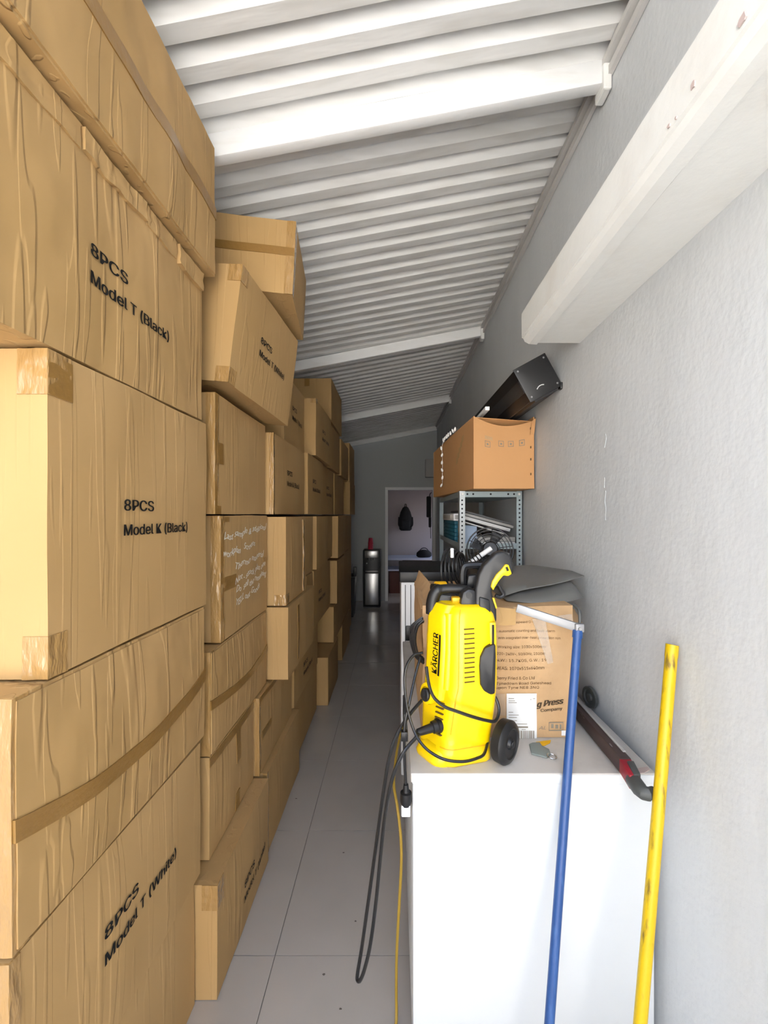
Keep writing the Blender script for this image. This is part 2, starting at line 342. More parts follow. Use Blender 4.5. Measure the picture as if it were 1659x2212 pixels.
# ------------------------------------------------------------------ cardboard cartons
class Face:
    """a carton: near-bottom aisle corner nb, length vector U, height vector H, inward vector N"""
    def __init__(s, nb, U, H, depth, seed, bulge=.006, wob=.004):
        s.nb, s.U, s.H = V(nb), V(U), V(H); s.out = s.U.cross(s.H).normalized(); s.N = -s.out*depth
        s.near = -(s.U.normalized()); s.seed = seed; s.bulge = bulge; s.wob = wob; s.L = s.U.length; s.h = s.H.length; s.d = depth
    def dis(s, a, b):
        a_ = min(max(a, 0), 1); b_ = min(max(b, 0), 1)
        wn = min(1, min(a_, 1-a_)*7)*min(1, min(b_, 1-b_)*7)
        return s.bulge*math.sin(PI*a_)*math.sin(PI*b_)+wn*s.wob*noise.noise(V((a*s.L*9, b*s.h*2.2, s.seed*3.1)))
    def jit(s, q):
        return V(noise.noise_vector(q*5+V((s.seed*1.3, 0, 0))))*.0022
    def aisle(s, a, b, off=0.0):
        q = s.nb+s.U*a+s.H*b; return q+s.jit(q)+s.out*(s.dis(a, b)+off)
    def front(s, c, b, off=0.0):                 # camera-facing end, c runs inward from the aisle edge
        q = s.nb+s.H*b+s.N*c; return q+s.jit(q)+s.near*(off+.003*math.sin(PI*min(max(c, 0), 1))*math.sin(PI*min(max(b, 0), 1)))
    def grid(s, fn, na, nb_):
        vs = [fn(i/na, j/nb_) for i in range(na+1) for j in range(nb_+1)]
        fs = [(i*(nb_+1)+j, (i+1)*(nb_+1)+j, (i+1)*(nb_+1)+j+1, i*(nb_+1)+j+1) for i in range(na) for j in range(nb_)]
        return vs, fs
    def body(s):
        mb = MB(); n = 16; m = 8
        def plain(a, b, c): q = s.nb+s.U*a+s.H*b+s.N*c; return q+s.jit(q)
        mb.add(*s.grid(lambda a, b: s.aisle(a, b), n, n))
        mb.add(*s.grid(lambda c, b: s.front(c, b), m, n))
        mb.add(*s.grid(lambda c, b: plain(1, b, c), m, n))
        mb.add(*s.grid(lambda a, b: plain(a, b, 1), n, n))
        mb.add(*s.grid(lambda a, c: plain(a, 0, c), n, m))
        mb.add(*s.grid(lambda a, c: plain(a, 1, c), n, m))
        return mb
    def slab(s, mb, fn, a0, a1, b0, b1, o0, o1, na=12, nb_=4, rough=0.0):
        def q(i, j, o):
            a = a0+(a1-a0)*i/na; b = b0+(b1-b0)*j/nb_
            return fn(a, b, o+(rough*noise.noise(V((a*23, b*23, s.seed))) if o == o1 else 0))
        A = [q(i, j, o0) for i in range(na+1) for j in range(nb_+1)]; B = [q(i, j, o1) for i in range(na+1) for j in range(nb_+1)]
        k = len(A); w_ = nb_+1
        fs = []
        for i in range(na):
            for j in range(nb_):
                t = (i*w_+j, (i+1)*w_+j, (i+1)*w_+j+1, i*w_+j+1); fs.append(t[::-1]); fs.append(tuple(z+k for z in t))
        for i in range(na):
            fs.append((i*w_, (i+1)*w_, (i+1)*w_+k, i*w_+k)); t = i*w_+nb_; fs.append((t, t+k, t+w_+k, t+w_))
        for j in range(nb_):
            fs.append((j, j+k, j+1+k, j+1)); t = na*w_+j; fs.append((t, t+1, t+1+k, t+k))
        mb.add(A+B, fs); return mb

GROUP = 'brown cartons stacked along the left side'
_seed = [0]
def carton(label, x, y0, y1, z0, z1, depth=.60, xf=None, lean=0.0, nb=None, U=None, H=None, text=None, flap=False, tapes=(), corner=(), bulge=.006, wob=.004, name='cardboard_box', skin='card'):
    """x = aisle face; y0..y1, z0..z1 = extent; tapes = (a0,a1,b0,b1) on the aisle face; corner = (b0,b1,width) patches round the near edge"""
    _seed[0] += 1; g = .003
    if nb is None:
        nb = V((x, y0+g, z0+g)); U = V(((xf-x) if xf is not None else 0, y1-y0-2*g, 0)); H = V((lean, 0, z1-z0-2*g))
    f = Face(nb, U, H, depth, _seed[0], bulge, wob)
    root = thing(name, label, 'box', f.nb+f.U*.5+f.N*.5, GROUP)
    f.body().build('body', skin, root, True, 35)
    top = .0008
    if flap:
        sm = lambda a: .485-(flap if flap is not True else 0)*4*max(0, a*(1-a))
        lo = lambda a, t, o: f.aisle(a, .015+(sm(a)-.005-.015)*t, o); hi = lambda a, t, o: f.aisle(a, sm(a)+.005+(.98-sm(a))*t, o)
        mid = lambda a, t, o: f.aisle(a, sm(a)+.09*(t-.5), o)
        f.slab(MB(), hi, .008, .992, 0, 1, -.001, .0038, 20, 8, .0016).build('flap', 'card_fold', root, True, 35)
        f.slab(MB(), lo, .008, .992, 0, 1, -.001, .0046, 20, 8, .0016).build('flap', skin, root, True, 35)
        f.slab(MB(), mid, .0, 1.0, 0, 1, .002, .0072, 20, 3, .0012).build('tape', 'tape', root, True, 50)
        f.slab(MB(), f.front, -.004, .10, .44, .53, -.0005, .0014, 4, 3).build('tape', 'tape', root, True, 50)
    for (a0, a1, b0, b1) in tapes:
        f.slab(MB(), f.aisle, a0, a1, b0, b1, -.0005, .0022, 10, 4, .0005).build('tape', 'tape', root, True, 50)
    for (b0, b1, wd) in corner:
        la = wd/f.L; lc = wd/f.d
        t1 = f.slab(MB(), f.aisle, -.003, la, b0, b1, -.001, .002, 5, 14, .0018)
        f.slab(t1, f.front, -.003, lc, b0, b1, -.001, .002, 5, 14, .0025)
        t1.build('corner_tape', 'tape_clear', root, True, 60)
    if text:
        y_t, z1_, z2_, line, ww, cap = text
        tb = MB()
        def fn(zb):
            def g_(u, v):
                a = (y_t+u-f.nb.y)/f.U.y; b = (zb+v-f.nb.z)/f.H.z
                return f.aisle(a, b, .0030)
            return g_
        put_text(tb, '8PCS', fn(z1_), ww*.40, cap*1.12, .03); tb.build('printed_line', 'ink', root)
        tb = MB(); put_text(tb, line, fn(z2_), ww, cap*1.12, .03); tb.build('printed_line', 'ink', root)
    root['_'] = 0; del root['_']
    return root, f

# nearest stack (A)
carton('bottom carton of the nearest stack, on the floor, cut by the frame', -.655, .72, 1.365, 0, .40, bulge=.004)
carton('near carton printed 8PCS Model T (White), second up from the floor', -.65, .70, 1.395, .40, .845, text=(.922, .657, .600, 'Model T (White)', .30, .034), corner=((0, 1, .02),))
carton('wide carton with a long curved tape seam under the Model K (Black) carton', -.65, .705, 1.42, .845, 1.29, flap=.11, corner=((.0, 1, .03),), bulge=.012, skin='card_fold')
carton('near carton printed 8PCS Model K (Black) with taped corners', -.65, .777, 1.44, 1.29, 1.915, text=(.993, 1.61, 1.55, 'Model K (Black)', .30, .034), corner=((.86, 1, .055), (0, .13, .045)), tapes=((.0, .09, .86, .985),), bulge=.004, wob=.002)
r, f = carton('crumpled carton printed 8PCS Model T (Black) directly above Model K', -.65, .62, 1.405, 1.915, 2.415, text=(.879, 2.15, 2.09, 'Model T (Black)', .30, .034), bulge=.008, wob=.008, skin='card_fold')
for (a0, a1, lift) in ((.02, .30, .004), (.31, .58, .009), (.59, .78, .005), (.79, .985, .012)):
    f.slab(MB(), lambda a, b, o, a0=a0, a1=a1: f.aisle(a, b-.02*math.sin(PI*(a-a0)/(a1-a0))*abs(noise.noise(V((a*9, 1, 2)))), o), a0, a1, .86+.03*random.random(), .985, -.001, lift, 10, 5, .005).build('flap', 'card_fold', r, True, 35)
carton('topmost carton of the nearest stack, close under the roof, with taped flap seam', -.622, .60, 1.44, 2.415, 2.866, depth=.42, flap=True, bulge=.006, wob=.010, skin='card_fold')
# second stack (B)
carton('carton on the floor of the second stack, printed 8PCS, jutting into the aisle', -.585, 1.37, 1.93, 0, .385, text=(1.60, .165, .11, 'Model T (White)', .27, .034), corner=((.78, 1, .05),))
carton('carton with a T of brown tape, second from the floor in the second stack', -.65, 1.46, 1.92, .385, .75, tapes=((.0, 1.0, .90, .985), (.52, .62, .55, .90), (.52, .62, .02, .2)))
carton('carton with curved tape seam under the carton with white handwriting', -.65, 1.46, 2.10, .75, 1.12, flap=.07, corner=((0, 1, .03),), bulge=.010)
r, f = carton('carton covered in white handwriting at eye level', -.65, 1.55, 2.12, 1.12, 1.60, corner=((0, 1, .035),), tapes=((.0, .045, 0, 1), (.0, .26, .39, .50), (.9, 1.0, .52, .56), (.03, .14, .95, .99)), bulge=.003, wob=.001)
tb = MB()
hand = [('Last sample & additional', .05, .80, .92), ('workplan   Screens', .04, .66, .62), ('Thermo material', .24, .54, .66), ('Not - stock plus one', .24, .42, .70), ('Do  sell the remaining', .26, .33, .70), ('YELL out Goods', .26, .23, .52)]
for s_, a0, b0, wa in hand:
    def fn(u, v, a0=a0, b0=b0):
        a = a0+u/f.L+.03*v/f.h; b = b0+v/f.h+.012*math.sin(u*60+b0*40)+u*.12
        return f.aisle(a, b, .0026)
    tb = MB(); put_text(tb, s_, fn, wa*f.L, .027, .03, .25, True); tb.build('handwritten_line', 'chalk', r)['kind'] = 'stuff'
carton('carton standing on the handwritten carton, tape patch on its near edge', -.65, 1.50, 2.09, 1.60, 2.045, corner=((0, 1, .032),), tapes=((.0, .035, 0, 1), (.04, .13, .42, .60), (0, .09, 0, .07)), bulge=.003, wob=.001)
carton('leaning carton printed Model T (White) high in the second stack', 0, 0, 0, 0, 0, depth=.50, nb=(-.602, 1.50, 2.078), U=(.062, .60, -.030), H=(.050, .012, .430), text=(1.70, 2.315, 2.262, 'Model T (White)', .27, .032), corner=((.86, 1, .05), (0, .13, .05)), bulge=.004, wob=.0015)
r, f = carton('topmost carton of the second stack turned with its taped end to the camera', 0, 0, 0, 0, 0, depth=.50, nb=(-.437, 1.77, 2.535), U=(-.045, .42, -.018), H=(.016, 0, .308), corner=((0, 1, .035),), bulge=.012)
f.slab(MB(), f.front, 0, .96, .52, .63, -.0005, .003, 12, 3, .001).build('tape', 'tape', r, True, 50)
# third stack (C)
carton('carton on the floor of the third stack with a crushed near edge', -.60, 1.96, 2.62, 0, .385, corner=((0, 1, .02),))
carton('carton with a short tape stripe beside the T-taped carton', -.63, 1.93, 2.55, .385, .75, tapes=((.06, .28, .42, .52), (0, 1, .93, .99)), corner=((0, 1, .02),))
carton('carton with a bright end face below the one with torn tape', -.545, 2.126, 2.80, .755, 1.13, tapes=((.3, .36, .1, .9),))
r, f = carton('carton with a bright end face right of the white handwriting', -.56, 2.14, 2.62, 1.13, 1.592, corner=((0, .12, .06),))
f.slab(MB(), f.aisle, .80, .86, .02, .96, -.0005, .006, 3, 16, .006).build('torn_tape', 'tape_clear', r, True, 60)
carton('short carton with torn hanging tape behind the bright-ended one', -.60, 2.64, 3.05, 1.19, 1.592, tapes=((.1, .2, .3, .9),))
carton('filler carton under the short carton with torn tape', -.60, 2.83, 3.05, .755, 1.185)
carton('carton printed Model K (Black) above the horizon line of boxes, third stack', -.615, 2.107, 2.83, 1.60, 2.02, text=(2.36, 1.825, 1.765, 'Model K (Black)', .30, .036), corner=((0, 1, .02),), bulge=.003, wob=.001)
carton('shaded carton with print behind the leaning Model T (White) carton', -.652, 2.45, 3.00, 2.036, 2.45, text=(2.62, 2.26, 2.20, 'Model T (Black)', .28, .034))
# fourth stack (D)
carton('carton on the floor of the fourth stack', -.645, 2.64, 3.44, 0, .385)
carton('carton with dark marks, second from the floor in the fourth stack', -.63, 2.60, 3.40, .39, .75, text=(2.85, .56, .50, 'Model K (Black)', .3, .036))
carton('carton third from the floor in the fourth stack', -.60, 3.08, 3.86, .755, 1.185, text=(3.25, .98, .92, 'Model K (White)', .3, .036))
carton('narrow-fronted carton with a bright edge in the fourth stack, just below eye level', -.58, 3.09, 3.60, 1.19, 1.592)
carton('second narrow carton with a bright edge, behind the first, below eye level', -.60, 3.63, 3.99, 1.20, 1.592)
carton('carton with print above eye level behind the Model K (Black) one of the third stack', -.60, 2.87, 3.50, 1.60, 2.03, text=(3.02, 1.83, 1.77, 'Model K (Black)', .28, .036))
carton('bright-ended carton high in the fourth stack', -.58, 3.06, 3.80, 2.035, 2.46, text=(3.3, 2.25, 2.19, 'Model T (White)', .3, .034), corner=((.92, 1, .04),))
r, f = carton('topmost carton of the far stack, close under the third purlin', -.588, 3.855, 4.60, 2.46, 2.865, depth=.45)
f.slab(MB(), f.front, .45, .55, .82, .99, -.0005, .003, 4, 3).build('tape', 'tape', r, True, 50)
# fifth stack (E)
carton('lowest of the far cartons with pale ends, standing on the tiles', -.56, 3.49, 4.10, 0, .405)
carton('pale-ended far carton, second from the floor', -.57, 3.88, 4.50, .41, .745)
carton('pale-ended far carton, third from the floor', -.55, 3.96, 4.55, .755, 1.165)
carton('pale-ended far carton just below eye level', -.55, 4.03, 4.62, 1.18, 1.59)
carton('far carton just above eye level in the fifth stack', -.62, 3.55, 4.22, 1.60, 2.03, text=(3.75, 1.83, 1.77, 'Model K (Black)', .28, .036))
carton('far carton in the upper row of the fifth stack', -.60, 3.85, 4.52, 2.035, 2.45)
# last stacks (F, G)
for (lab, x, y0, y1, z0, z1) in (
    ('dim carton on the floor at the end of the row', -.58, 4.58, 5.35, 0, .40),
    ('dim carton second from the floor at the end of the row', -.585, 4.62, 5.35, .405, .76),
    ('dim carton third from the floor at the end of the row', -.575, 4.70, 5.38, .765, 1.17),
    ('dim carton with a lit edge just below eye level at the end of the row', -.58, 4.84, 5.40, 1.175, 1.59),
    ('dim carton just above eye level near the end of the row', -.62, 4.27, 5.05, 1.60, 2.03),
    ('dim upper carton near the end of the row', -.60, 4.65, 5.35, 2.035, 2.45),
    ('last dim carton above eye level with a pale end, before the grey wall', -.585, 5.43, 6.10, 1.60, 2.03),
    ('last dim carton at the top of the row, before the grey wall', -.60, 5.50, 6.15, 2.035, 2.55)):
    carton(lab, x, y0, y1, z0, z1)
# hidden lower support of the last two
carton('dark carton low at the very end of the row, beside the black bin', -.64, 5.42, 6.10, .0, .78)
carton('dark carton resting under the last pale-ended carton', -.64, 5.44, 6.10, .785, 1.595)

# ------------------------------------------------------------------ chest freezer
FX0, FX1, FY0, FY1, FZ = .046, .757, 1.21, 2.47, .85
fr = thing('chest_freezer', 'long white chest freezer with worn grey top against the wall', 'freezer', ((FX0+FX1)/2, (FY0+FY1)/2, 0))
MB().rbox((FX0+.006, FY0+.004, .03), (FX1, FY1, FZ-.03), .006).build('body', 'white', fr, True)
MB().rbox((FX0, FY0, FZ-.028), (FX1+.002, FY1+.004, FZ), .004).build('lid', 'lid', fr, True)
MB().rbox((FX0+.004, FY0-.002, FZ-.030), (FX1, FY0+.012, FZ-.004), .003).build('lid_edge', 'white', fr, True)
MB().box((FX0+.03, FY0+.04, 0), (FX1-.03, FY1-.04, .03)).build('base', 'black', fr)
MB().rbox((FX0-.012, FY0+.42, FZ-.12), (FX0+.006, FY0+.60, FZ-.03), .004).build('handle', 'greyplast', fr, True)
# white cabinet with black top behind the freezer
cb = thing('white_cabinet', 'narrow white cabinet with a black top behind the freezer', 'cabinet', (.20, 2.85, 0))
MB().rbox((.038, 2.56, .0), (.375, 3.15, 1.185), .006).build('body', 'white_matte', cb, True)
MB().rbox((.030, 2.55, 1.187), (.385, 3.17, 1.25), .006).build('top', 'black', cb, True)
for gx in (.062, .095): MB().box((gx, 2.554, .80), (gx+.004, 2.562, 1.17)).build('groove', 'greyplast', cb)
MB().rbox((.066, 2.546, .83), (.115, 2.562, .92), .004).build('vent', 'black', cb, True)

# ------------------------------------------------------------------ pressure washer
KC = V((.199, 1.312, FZ))
Fd = V((-.96, -.28, 0)); Sd = V((.545, -.84, 0)); Fn = V((-.84, -.545, 0)); Wn = V((.74, -.67, 0))   # the plan is a skewed wedge: side along Fd, narrow front along Sd
def K(a, b, z): return KC+Fd*a+Sd*b+V((0, 0, z))
kw = thing('pressure_washer', 'yellow and black upright pressure washer on the freezer corner', 'pressure washer', KC)
def rrect(a0, a1, hb, z, r, n=5, tilt=0.0):
    out = []
    for (ca, cb_, s0) in ((a1-r, hb-r, 0), (a0+r, hb-r, 1), (a0+r, -hb+r, 2), (a1-r, -hb+r, 3)):
        for i in range(n+1):
            t = s0*PI/2+i/n*PI/2; a = ca+r*math.cos(t); out.append(K(a, cb_+r*math.sin(t), z+tilt*(a-a0)))
    return out
sec = [(.000, -.066, .088, .068, .03), (.006, -.070, .094, .072, .032), (.045, -.070, .095, .072, .032), (.052, -.068, .088, .070, .03),
       (.10, -.072, .086, .074, .03), (.16, -.078, .080, .079, .03), (.21, -.082, .074, .082, .032), (.24, -.084, .068, .083, .032),
       (.30, -.084, .067, .083, .032), (.36, -.084, .066, .083, .032), (.42, -.083, .064, .081, .034), (.448, -.079, .060, .077, .036),
       (.466, -.070, .050, .068, .036), (.476, -.056, .036, .054, .03)]
mb = MB(); mb.loft([rrect(a0, a1, hb, z, r) for (z, a0, a1, hb, r) in sec])
mb.build('housing', 'yellow', kw, True, 60)
# raised foot in front and skirt
mb = MB(); mb.loft([rrect(-.02, .112, .060, .0, .03), rrect(-.02, .115, .062, .012, .03), rrect(-.02, .104, .058, .038, .03), rrect(-.02, .09, .052, .05, .03)])
mb.build('front_foot', 'yellow', kw, True, 50)
# narrow front panel that carries the brand name
mb = MB(); mb.loft([rrect(.02, .094, .040, .19, .016), rrect(.02, .088, .044, .24, .016), rrect(.02, .082, .044, .34, .016), rrect(.02, .079, .042, .44, .016), rrect(.02, .06, .036, .474, .016)])
mb.build('front_panel', 'yellow', kw, True, 50)
mb = MB(); mb.loft([rrect(.04, .080, .054, .225, .01), rrect(.04, .073, .055, .34, .01), rrect(.04, .070, .052, .452, .01)])
mb.build('front_frame', 'yellow', kw, True, 50)
MB().tube([K(a1-.010, hb-.0035, z) for (z, a0, a1, hb, r) in sec[4:13]], .0014, 6, 3).build('seam', 'yellow_dark', kw, True)
MB().tube([q+(q-KC-V((0, 0, .053))).normalized()*.0006 for q in rrect(-.0685, .0895, .0705, .053, .03)[0:12]], .0013, 6).build('seam', 'yellow_dark', kw, True)
MB().tube([K(.066, -.047, z) for z in (.23, .30, .38, .44)], .0042, 8).build('side_trim', 'yellow_dark', kw, True)
def fa(z): return .0945+(z-.19)/(.24-.19)*(-.006) if z < .24 else (.0882-(z-.24)*.06 if z < .34 else .0824-(z-.34)*.03)
tb = MB(); put_text(tb, 'KÄRCHER', lambda u, v: K(fa(.265+u)+.0012, .022-v, .265+u), .122, .034, .02)
tb.build('brand_lettering', 'ink', kw)
mb = MB()
zs = [.262+.124*i/6 for i in range(7)]
vs = [K(fa(z)+.0014, b, z) for z in zs for b in (.0262, .0345)]
mb.add(vs, [(2*i, 2*i+1, 2*i+3, 2*i+2) for i in range(6)]).build('brand_bar', 'ink', kw)
# vents on the side and low on the front
def side_b(z):
    for (z0, a0, a1, hb, r), (z1, a2, a3, hb2, r2) in zip(sec, sec[1:]):
        if z0 <= z <= z1: return hb+(hb2-hb)*(z-z0)/(z1-z0)
    return .08
for i in range(12):
    z = .255+i*.0142; b = side_b(z)
    MB().hexa([K(.040, b-.004, z-.0018), K(.008, b-.004, z-.0018), K(.008, b+.0012, z-.0018), K(.040, b+.0012, z-.0018), K(.040, b-.004, z+.0018), K(.008, b-.004, z+.0018), K(.008, b+.0012, z+.0018), K(.040, b+.0012, z+.0018)]).build('vent_slit', 'slit', kw)
for i in range(7):
    z = .085+i*.0155; a = .087-.006*(z-.1)/.06
    MB().hexa([K(a-.004, .012, z-.002), K(a-.004, .046, z-.002+.004), K(a+.0035, .046, z-.002+.004), K(a+.0035, .012, z-.002), K(a-.004, .012, z+.002), K(a-.004, .046, z+.006), K(a+.0035, .046, z+.006), K(a+.0035, .012, z+.002)]).build('vent_slit', 'slit', kw)
def disc(c, ax, prof, n=24):                     # lathe: prof = [(distance along axis, radius)]
    ax = V(ax).normalized(); u = ax.orthogonal().normalized(); w_ = ax.cross(u); c = V(c)
    return MB().loft([[c+ax*d+(u*math.cos(2*PI*k/n)+w_*math.sin(2*PI*k/n))*r for k in range(n)] for d, r in prof])
kn = disc(K(.072, -.012, .196), Fn+V((0, 0, .12)), [(0, .030), (.022, .033), (.032, .031), (.034, .022), (.028, .021)]).build('dial_housing', 'yellow', kw, True)
disc(K(.072, -.012, .196)+Fn*.030, Fn+V((0, 0, .12)), [(-.004, .020), (.008, .020), (.011, .017)]).build('dial', 'black', kn, True)
kg = K(.072, -.012, .199)+Fn*.037
MB().hexa([kg+Sd*b+Fn*n_+V((0, 0, z)) for z in (-.017, .017) for b, n_ in ((-.004, 0), (.004, 0), (.004, .009), (-.004, .009))]).build('dial_grip', 'dkgrey', kn)
hc0 = K(.080, .028, .112); hdir = (Fn*.86+V((0, 0, -.12))+Sd*-.20).normalized()
disc(hc0, hdir, [(-.012, .021), (.010, .022), (.012, .019), (.026, .018), (.028, .0135), (.055, .012), (.075, .0105), (.077, .0085)]).build('hose_connector', 'black', kw, True)
# wheels
for bs in (1, -1):
    wc = K(-.088, bs*.082, .064)
    wl = disc(wc, Wn*bs, [(-.012, .048), (-.008, .062), (.018, .064), (.026, .058), (.030, .044), (.026, .040), (.024, .018), (.032, .014), (.034, .004)], 32).build('wheel', 'black', kw, True)
    disc(wc+Wn*bs*.030, Wn*bs, [(0, .010), (.006, .009), (.008, .004)], 12).build('hub_cap', 'dkgrey', wl, True)
# black side grip and gun holder at the back right
def pp(pts, Y): return [P(x, y, Y) for x, y in pts]
o = MB().prism(pp([(1066, 1392), (1048, 1400), (1038, 1420), (1036, 1440), (1038, 1480), (1046, 1494), (1060, 1502), (1070, 1500), (1072, 1420), (1071, 1392)], 1.236), (0, .075, 0)).build('side_grip', 'black', kw); bevel(o, .006)
o = MB().prism(pp([(1058, 1345), (1071, 1345), (1071, 1398), (1060, 1402)], 1.245), (0, .05, 0)).build('back_rail', 'yellow', kw); bevel(o, .002)
MB().tube([P(1065, 1350, 1.243), P(1065, 1392, 1.243)], .0035, 6).build('rail_groove', 'black', kw)
# spray gun parked at the back, with yellow trigger
gun = MB().prism(pp([(1060, 1206), (1072, 1194), (1090, 1190), (1103, 1200), (1111, 1220), (1110, 1240), (1100, 1246), (1090, 1240), (1080, 1246), (1068, 1262), (1063, 1276), (1066, 1292), (1073, 1310), (1074, 1342), (1066, 1353), (1046, 1352), (1032, 1340), (1026, 1312), (1027, 1272), (1034, 1242), (1045, 1221)], 1.275), (0, .042, 0)).build('spray_gun', 'dkgrey', kw)
bevel(gun, .010, 3)
tr = MB().prism(pp([(1092, 1219), (1099, 1220), (1106, 1240), (1098, 1245), (1088, 1243), (1079, 1254), (1070, 1268), (1066, 1276), (1061, 1268), (1064, 1256), (1073, 1241), (1084, 1230)], 1.268), (0, .026, 0)).build('trigger', 'yellow', gun); bevel(tr, .003)
MB().tube([P(1094, 1225, 1.2665), P(1097, 1233, 1.2665)], .0035, 6).build('trigger_slot', 'black', tr)
o = MB().prism(pp([(1064, 1292), (1068, 1292), (1074, 1312), (1072, 1316)], 1.268), (0, .02, 0)).build('safety_catch', 'yellow', gun); bevel(o, .001)
o = MB().prism(pp([(1036, 1290), (1058, 1296), (1062, 1344), (1050, 1348), (1036, 1336)], 1.267), (0, .012, 0)).build('grip_panel', 'black', gun); bevel(o, .004)
o = MB().tube([P(1066, 1264, 1.285), P(1076, 1262, 1.285), P(1083, 1274, 1.285), P(1088, 1284, 1.285), P(1080, 1290, 1.285), P(1070, 1286, 1.285)], .006, 8, 4).build('hose_hook', 'black', gun, True)
o = MB().prism(pp([(995, 1300), (1000, 1280), (1012, 1272), (1028, 1275), (1031, 1338), (1020, 1345), (996, 1334)], 1.275), (0, .06, 0)).build('gun_holster', 'dkgrey', kw); bevel(o, .009)
disc(P(1013, 1286, 1.275), (0, -1, 0), [(-.002, .010), (.0015, .010)], 14).build('holster_socket', 'black', kw)
# carrying handle and upper bracket
MB().tube([P(933, 1325, 1.33), P(934, 1300, 1.33), P(943, 1277, 1.33), P(962, 1272, 1.33), P(1000, 1272, 1.33), P(1012, 1276, 1.34)], [.020, .020, .019, .015, .014, .014], 10, 5).build('carry_handle', 'black', kw, True)
o = MB().prism(pp([(938, 1322), (945, 1290), (955, 1284), (985, 1286), (995, 1300), (995, 1325)], 1.335), (0, .02, 0)).build('handle_web', 'dkgrey', kw); bevel(o, .004)
MB().rbox(P(977, 1303, 1.30), P(997, 1291, 1.30)+V((0, .03, 0)), .003).build('yellow_latch', 'yellow_dark', kw, True)
MB().tube([P(1003, 1290, 1.36), P(1000, 1250, 1.36), P(1002, 1228, 1.36), P(1010, 1222, 1.36), P(1040, 1221, 1.36), P(1056, 1222, 1.35)], .012, 8, 4).build('lance_bracket', 'black', kw, True)
o = MB().prism(pp([(1008, 1268), (1012, 1244), (1040, 1240), (1034, 1275)], 1.345), (0, .03, 0)).build('lance_clip', 'black', kw); bevel(o, .004)
# hoses
hs = hc0+hdir*.07
hose = MB().tube([hs, P(900, 1592, 1.225), P(872, 1625, 1.20), P(848, 1680, 1.19), P(832, 1760, 1.19), P(822, 1850, 1.19), P(812, 1950, 1.19), P(800, 2040, 1.19), P(788, 2092, 1.19), P(779, 2116, 1.192), P(773, 2118, 1.198), P(772, 2105, 1.204), P(781, 2050, 1.21), P(798, 1930, 1.21), P(812, 1830, 1.215), P(824, 1740, 1.22), P(838, 1650, 1.23), P(856, 1590, 1.25), P(884, 1545, 1.28), P(912, 1512, 1.31)], .0052, 8, 6).build('pressure_hose', 'rubber', kw, True)
MB().tube([P(913, 1410, 1.30), P(893, 1416, 1.29), P(878, 1440, 1.275), P(874, 1475, 1.27), P(880, 1530, 1.25), P(893, 1575, 1.235), P(908, 1603, 1.215), P(930, 1625, 1.20), P(962, 1641, 1.185), P(1000, 1645, 1.185), P(1030, 1638, 1.20), P(1046, 1628, 1.225), P(1054, 1600, 1.28)], .0044, 8, 6).build('power_cable', 'rubber', kw, True)
MB().tube([P(921, 1440, 1.235), P(927, 1480, 1.223), P(938, 1507, 1.213), P(960, 1526, 1.203), P(985, 1536, 1.197), P(1020, 1548, 1.196), P(1050, 1556, 1.216), P(1070, 1557, 1.24), P(1078, 1535, 1.262), P(1072, 1510, 1.275), P(1064, 1500, 1.285)], .0048, 8, 6).build('power_cable', 'rubber', kw, True)
for i in range(7):                               # coiled cable hanging on the far-left side of the housing
    dx, dyy = random.uniform(-4, 4), random.uniform(-6, 6)
    MB().tube([P(916+dx, 1338+dyy, 1.36+i*.006), P(903-i*1.6+dx, 1352+dyy, 1.36+i*.006), P(897-i*1.8, 1380+dyy, 1.36+i*.006), P(903-i*1.2, 1412+dyy, 1.35+i*.006), P(915, 1428+dyy, 1.34)], .0042, 6, 5).build('cable_loop', 'rubber', kw, True)
pc = MB().tube([P(908, 1420, 1.33), P(897, 1460, 1.30), P(884, 1520, 1.26), P(874, 1570, 1.25), P(874, 1640, 1.25), P(877, 1700, 1.25)], .0045, 8, 5).build('mains_lead', 'rubber', kw, True)
pl = disc(P(877, 1694, 1.25), (0, 0, -1), [(0, .007), (.022, .010), (.024, .017), (.05, .018), (.062, .014)], 14).build('mains_plug', 'black', kw, True)
a_ = P(877, 1738, 1.25)
MB().rbox((a_.x-.014, a_.y-.012, a_.z-.03), (a_.x+.013, a_.y+.012, a_.z+.004), .003).build('plug_adapter', 'white_matte', kw, True)
MB().rbox((P(870, 1595, 1.25).x-.005, 1.242, P(870, 1595, 1.25).z-.006), (P(881, 1595, 1.25).x, 1.262, P(870, 1582, 1.25).z+.004), .002).build('cable_clip', 'black', kw, True)

# ------------------------------------------------------------------ press carton on the freezer, and what lies on it
BX0, BX1, BY0, BY1, BZ1 = .092, .597, 1.402, 1.95, 1.290
pb = thing('press_carton', 'worn pale carton printed Press Company with a white shipping label, on the freezer', 'box', ((BX0+BX1)/2, (BY0+BY1)/2, FZ))
def jb(q, k=1.0): return q+V(noise.noise_vector(q*7))*.007*k
mb = MB(); n = 18
def sheetgrid(fn, na=n, nb_=n):
    vs = [fn(i/na, j/nb_) for i in range(na+1) for j in range(nb_+1)]
    return vs, [(i*(nb_+1)+j, (i+1)*(nb_+1)+j, (i+1)*(nb_+1)+j+1, i*(nb_+1)+j+1) for i in range(na) for j in range(nb_)]
def bxp(a, b, c):
    q = V((BX0+(BX1-BX0)*a, BY0+(BY1-BY0)*b, FZ+.002+(BZ1-FZ)*c)); return jb(q, min(1, c*2))
for fn in (lambda a, c: bxp(a, 0, c), lambda a, c: bxp(a, 1, c), lambda b, c: bxp(0, b, c), lambda b, c: bxp(1, b, c), lambda a, b: bxp(a, b, 1), lambda a, b: bxp(a, b, 0)): mb.add(*sheetgrid(fn))
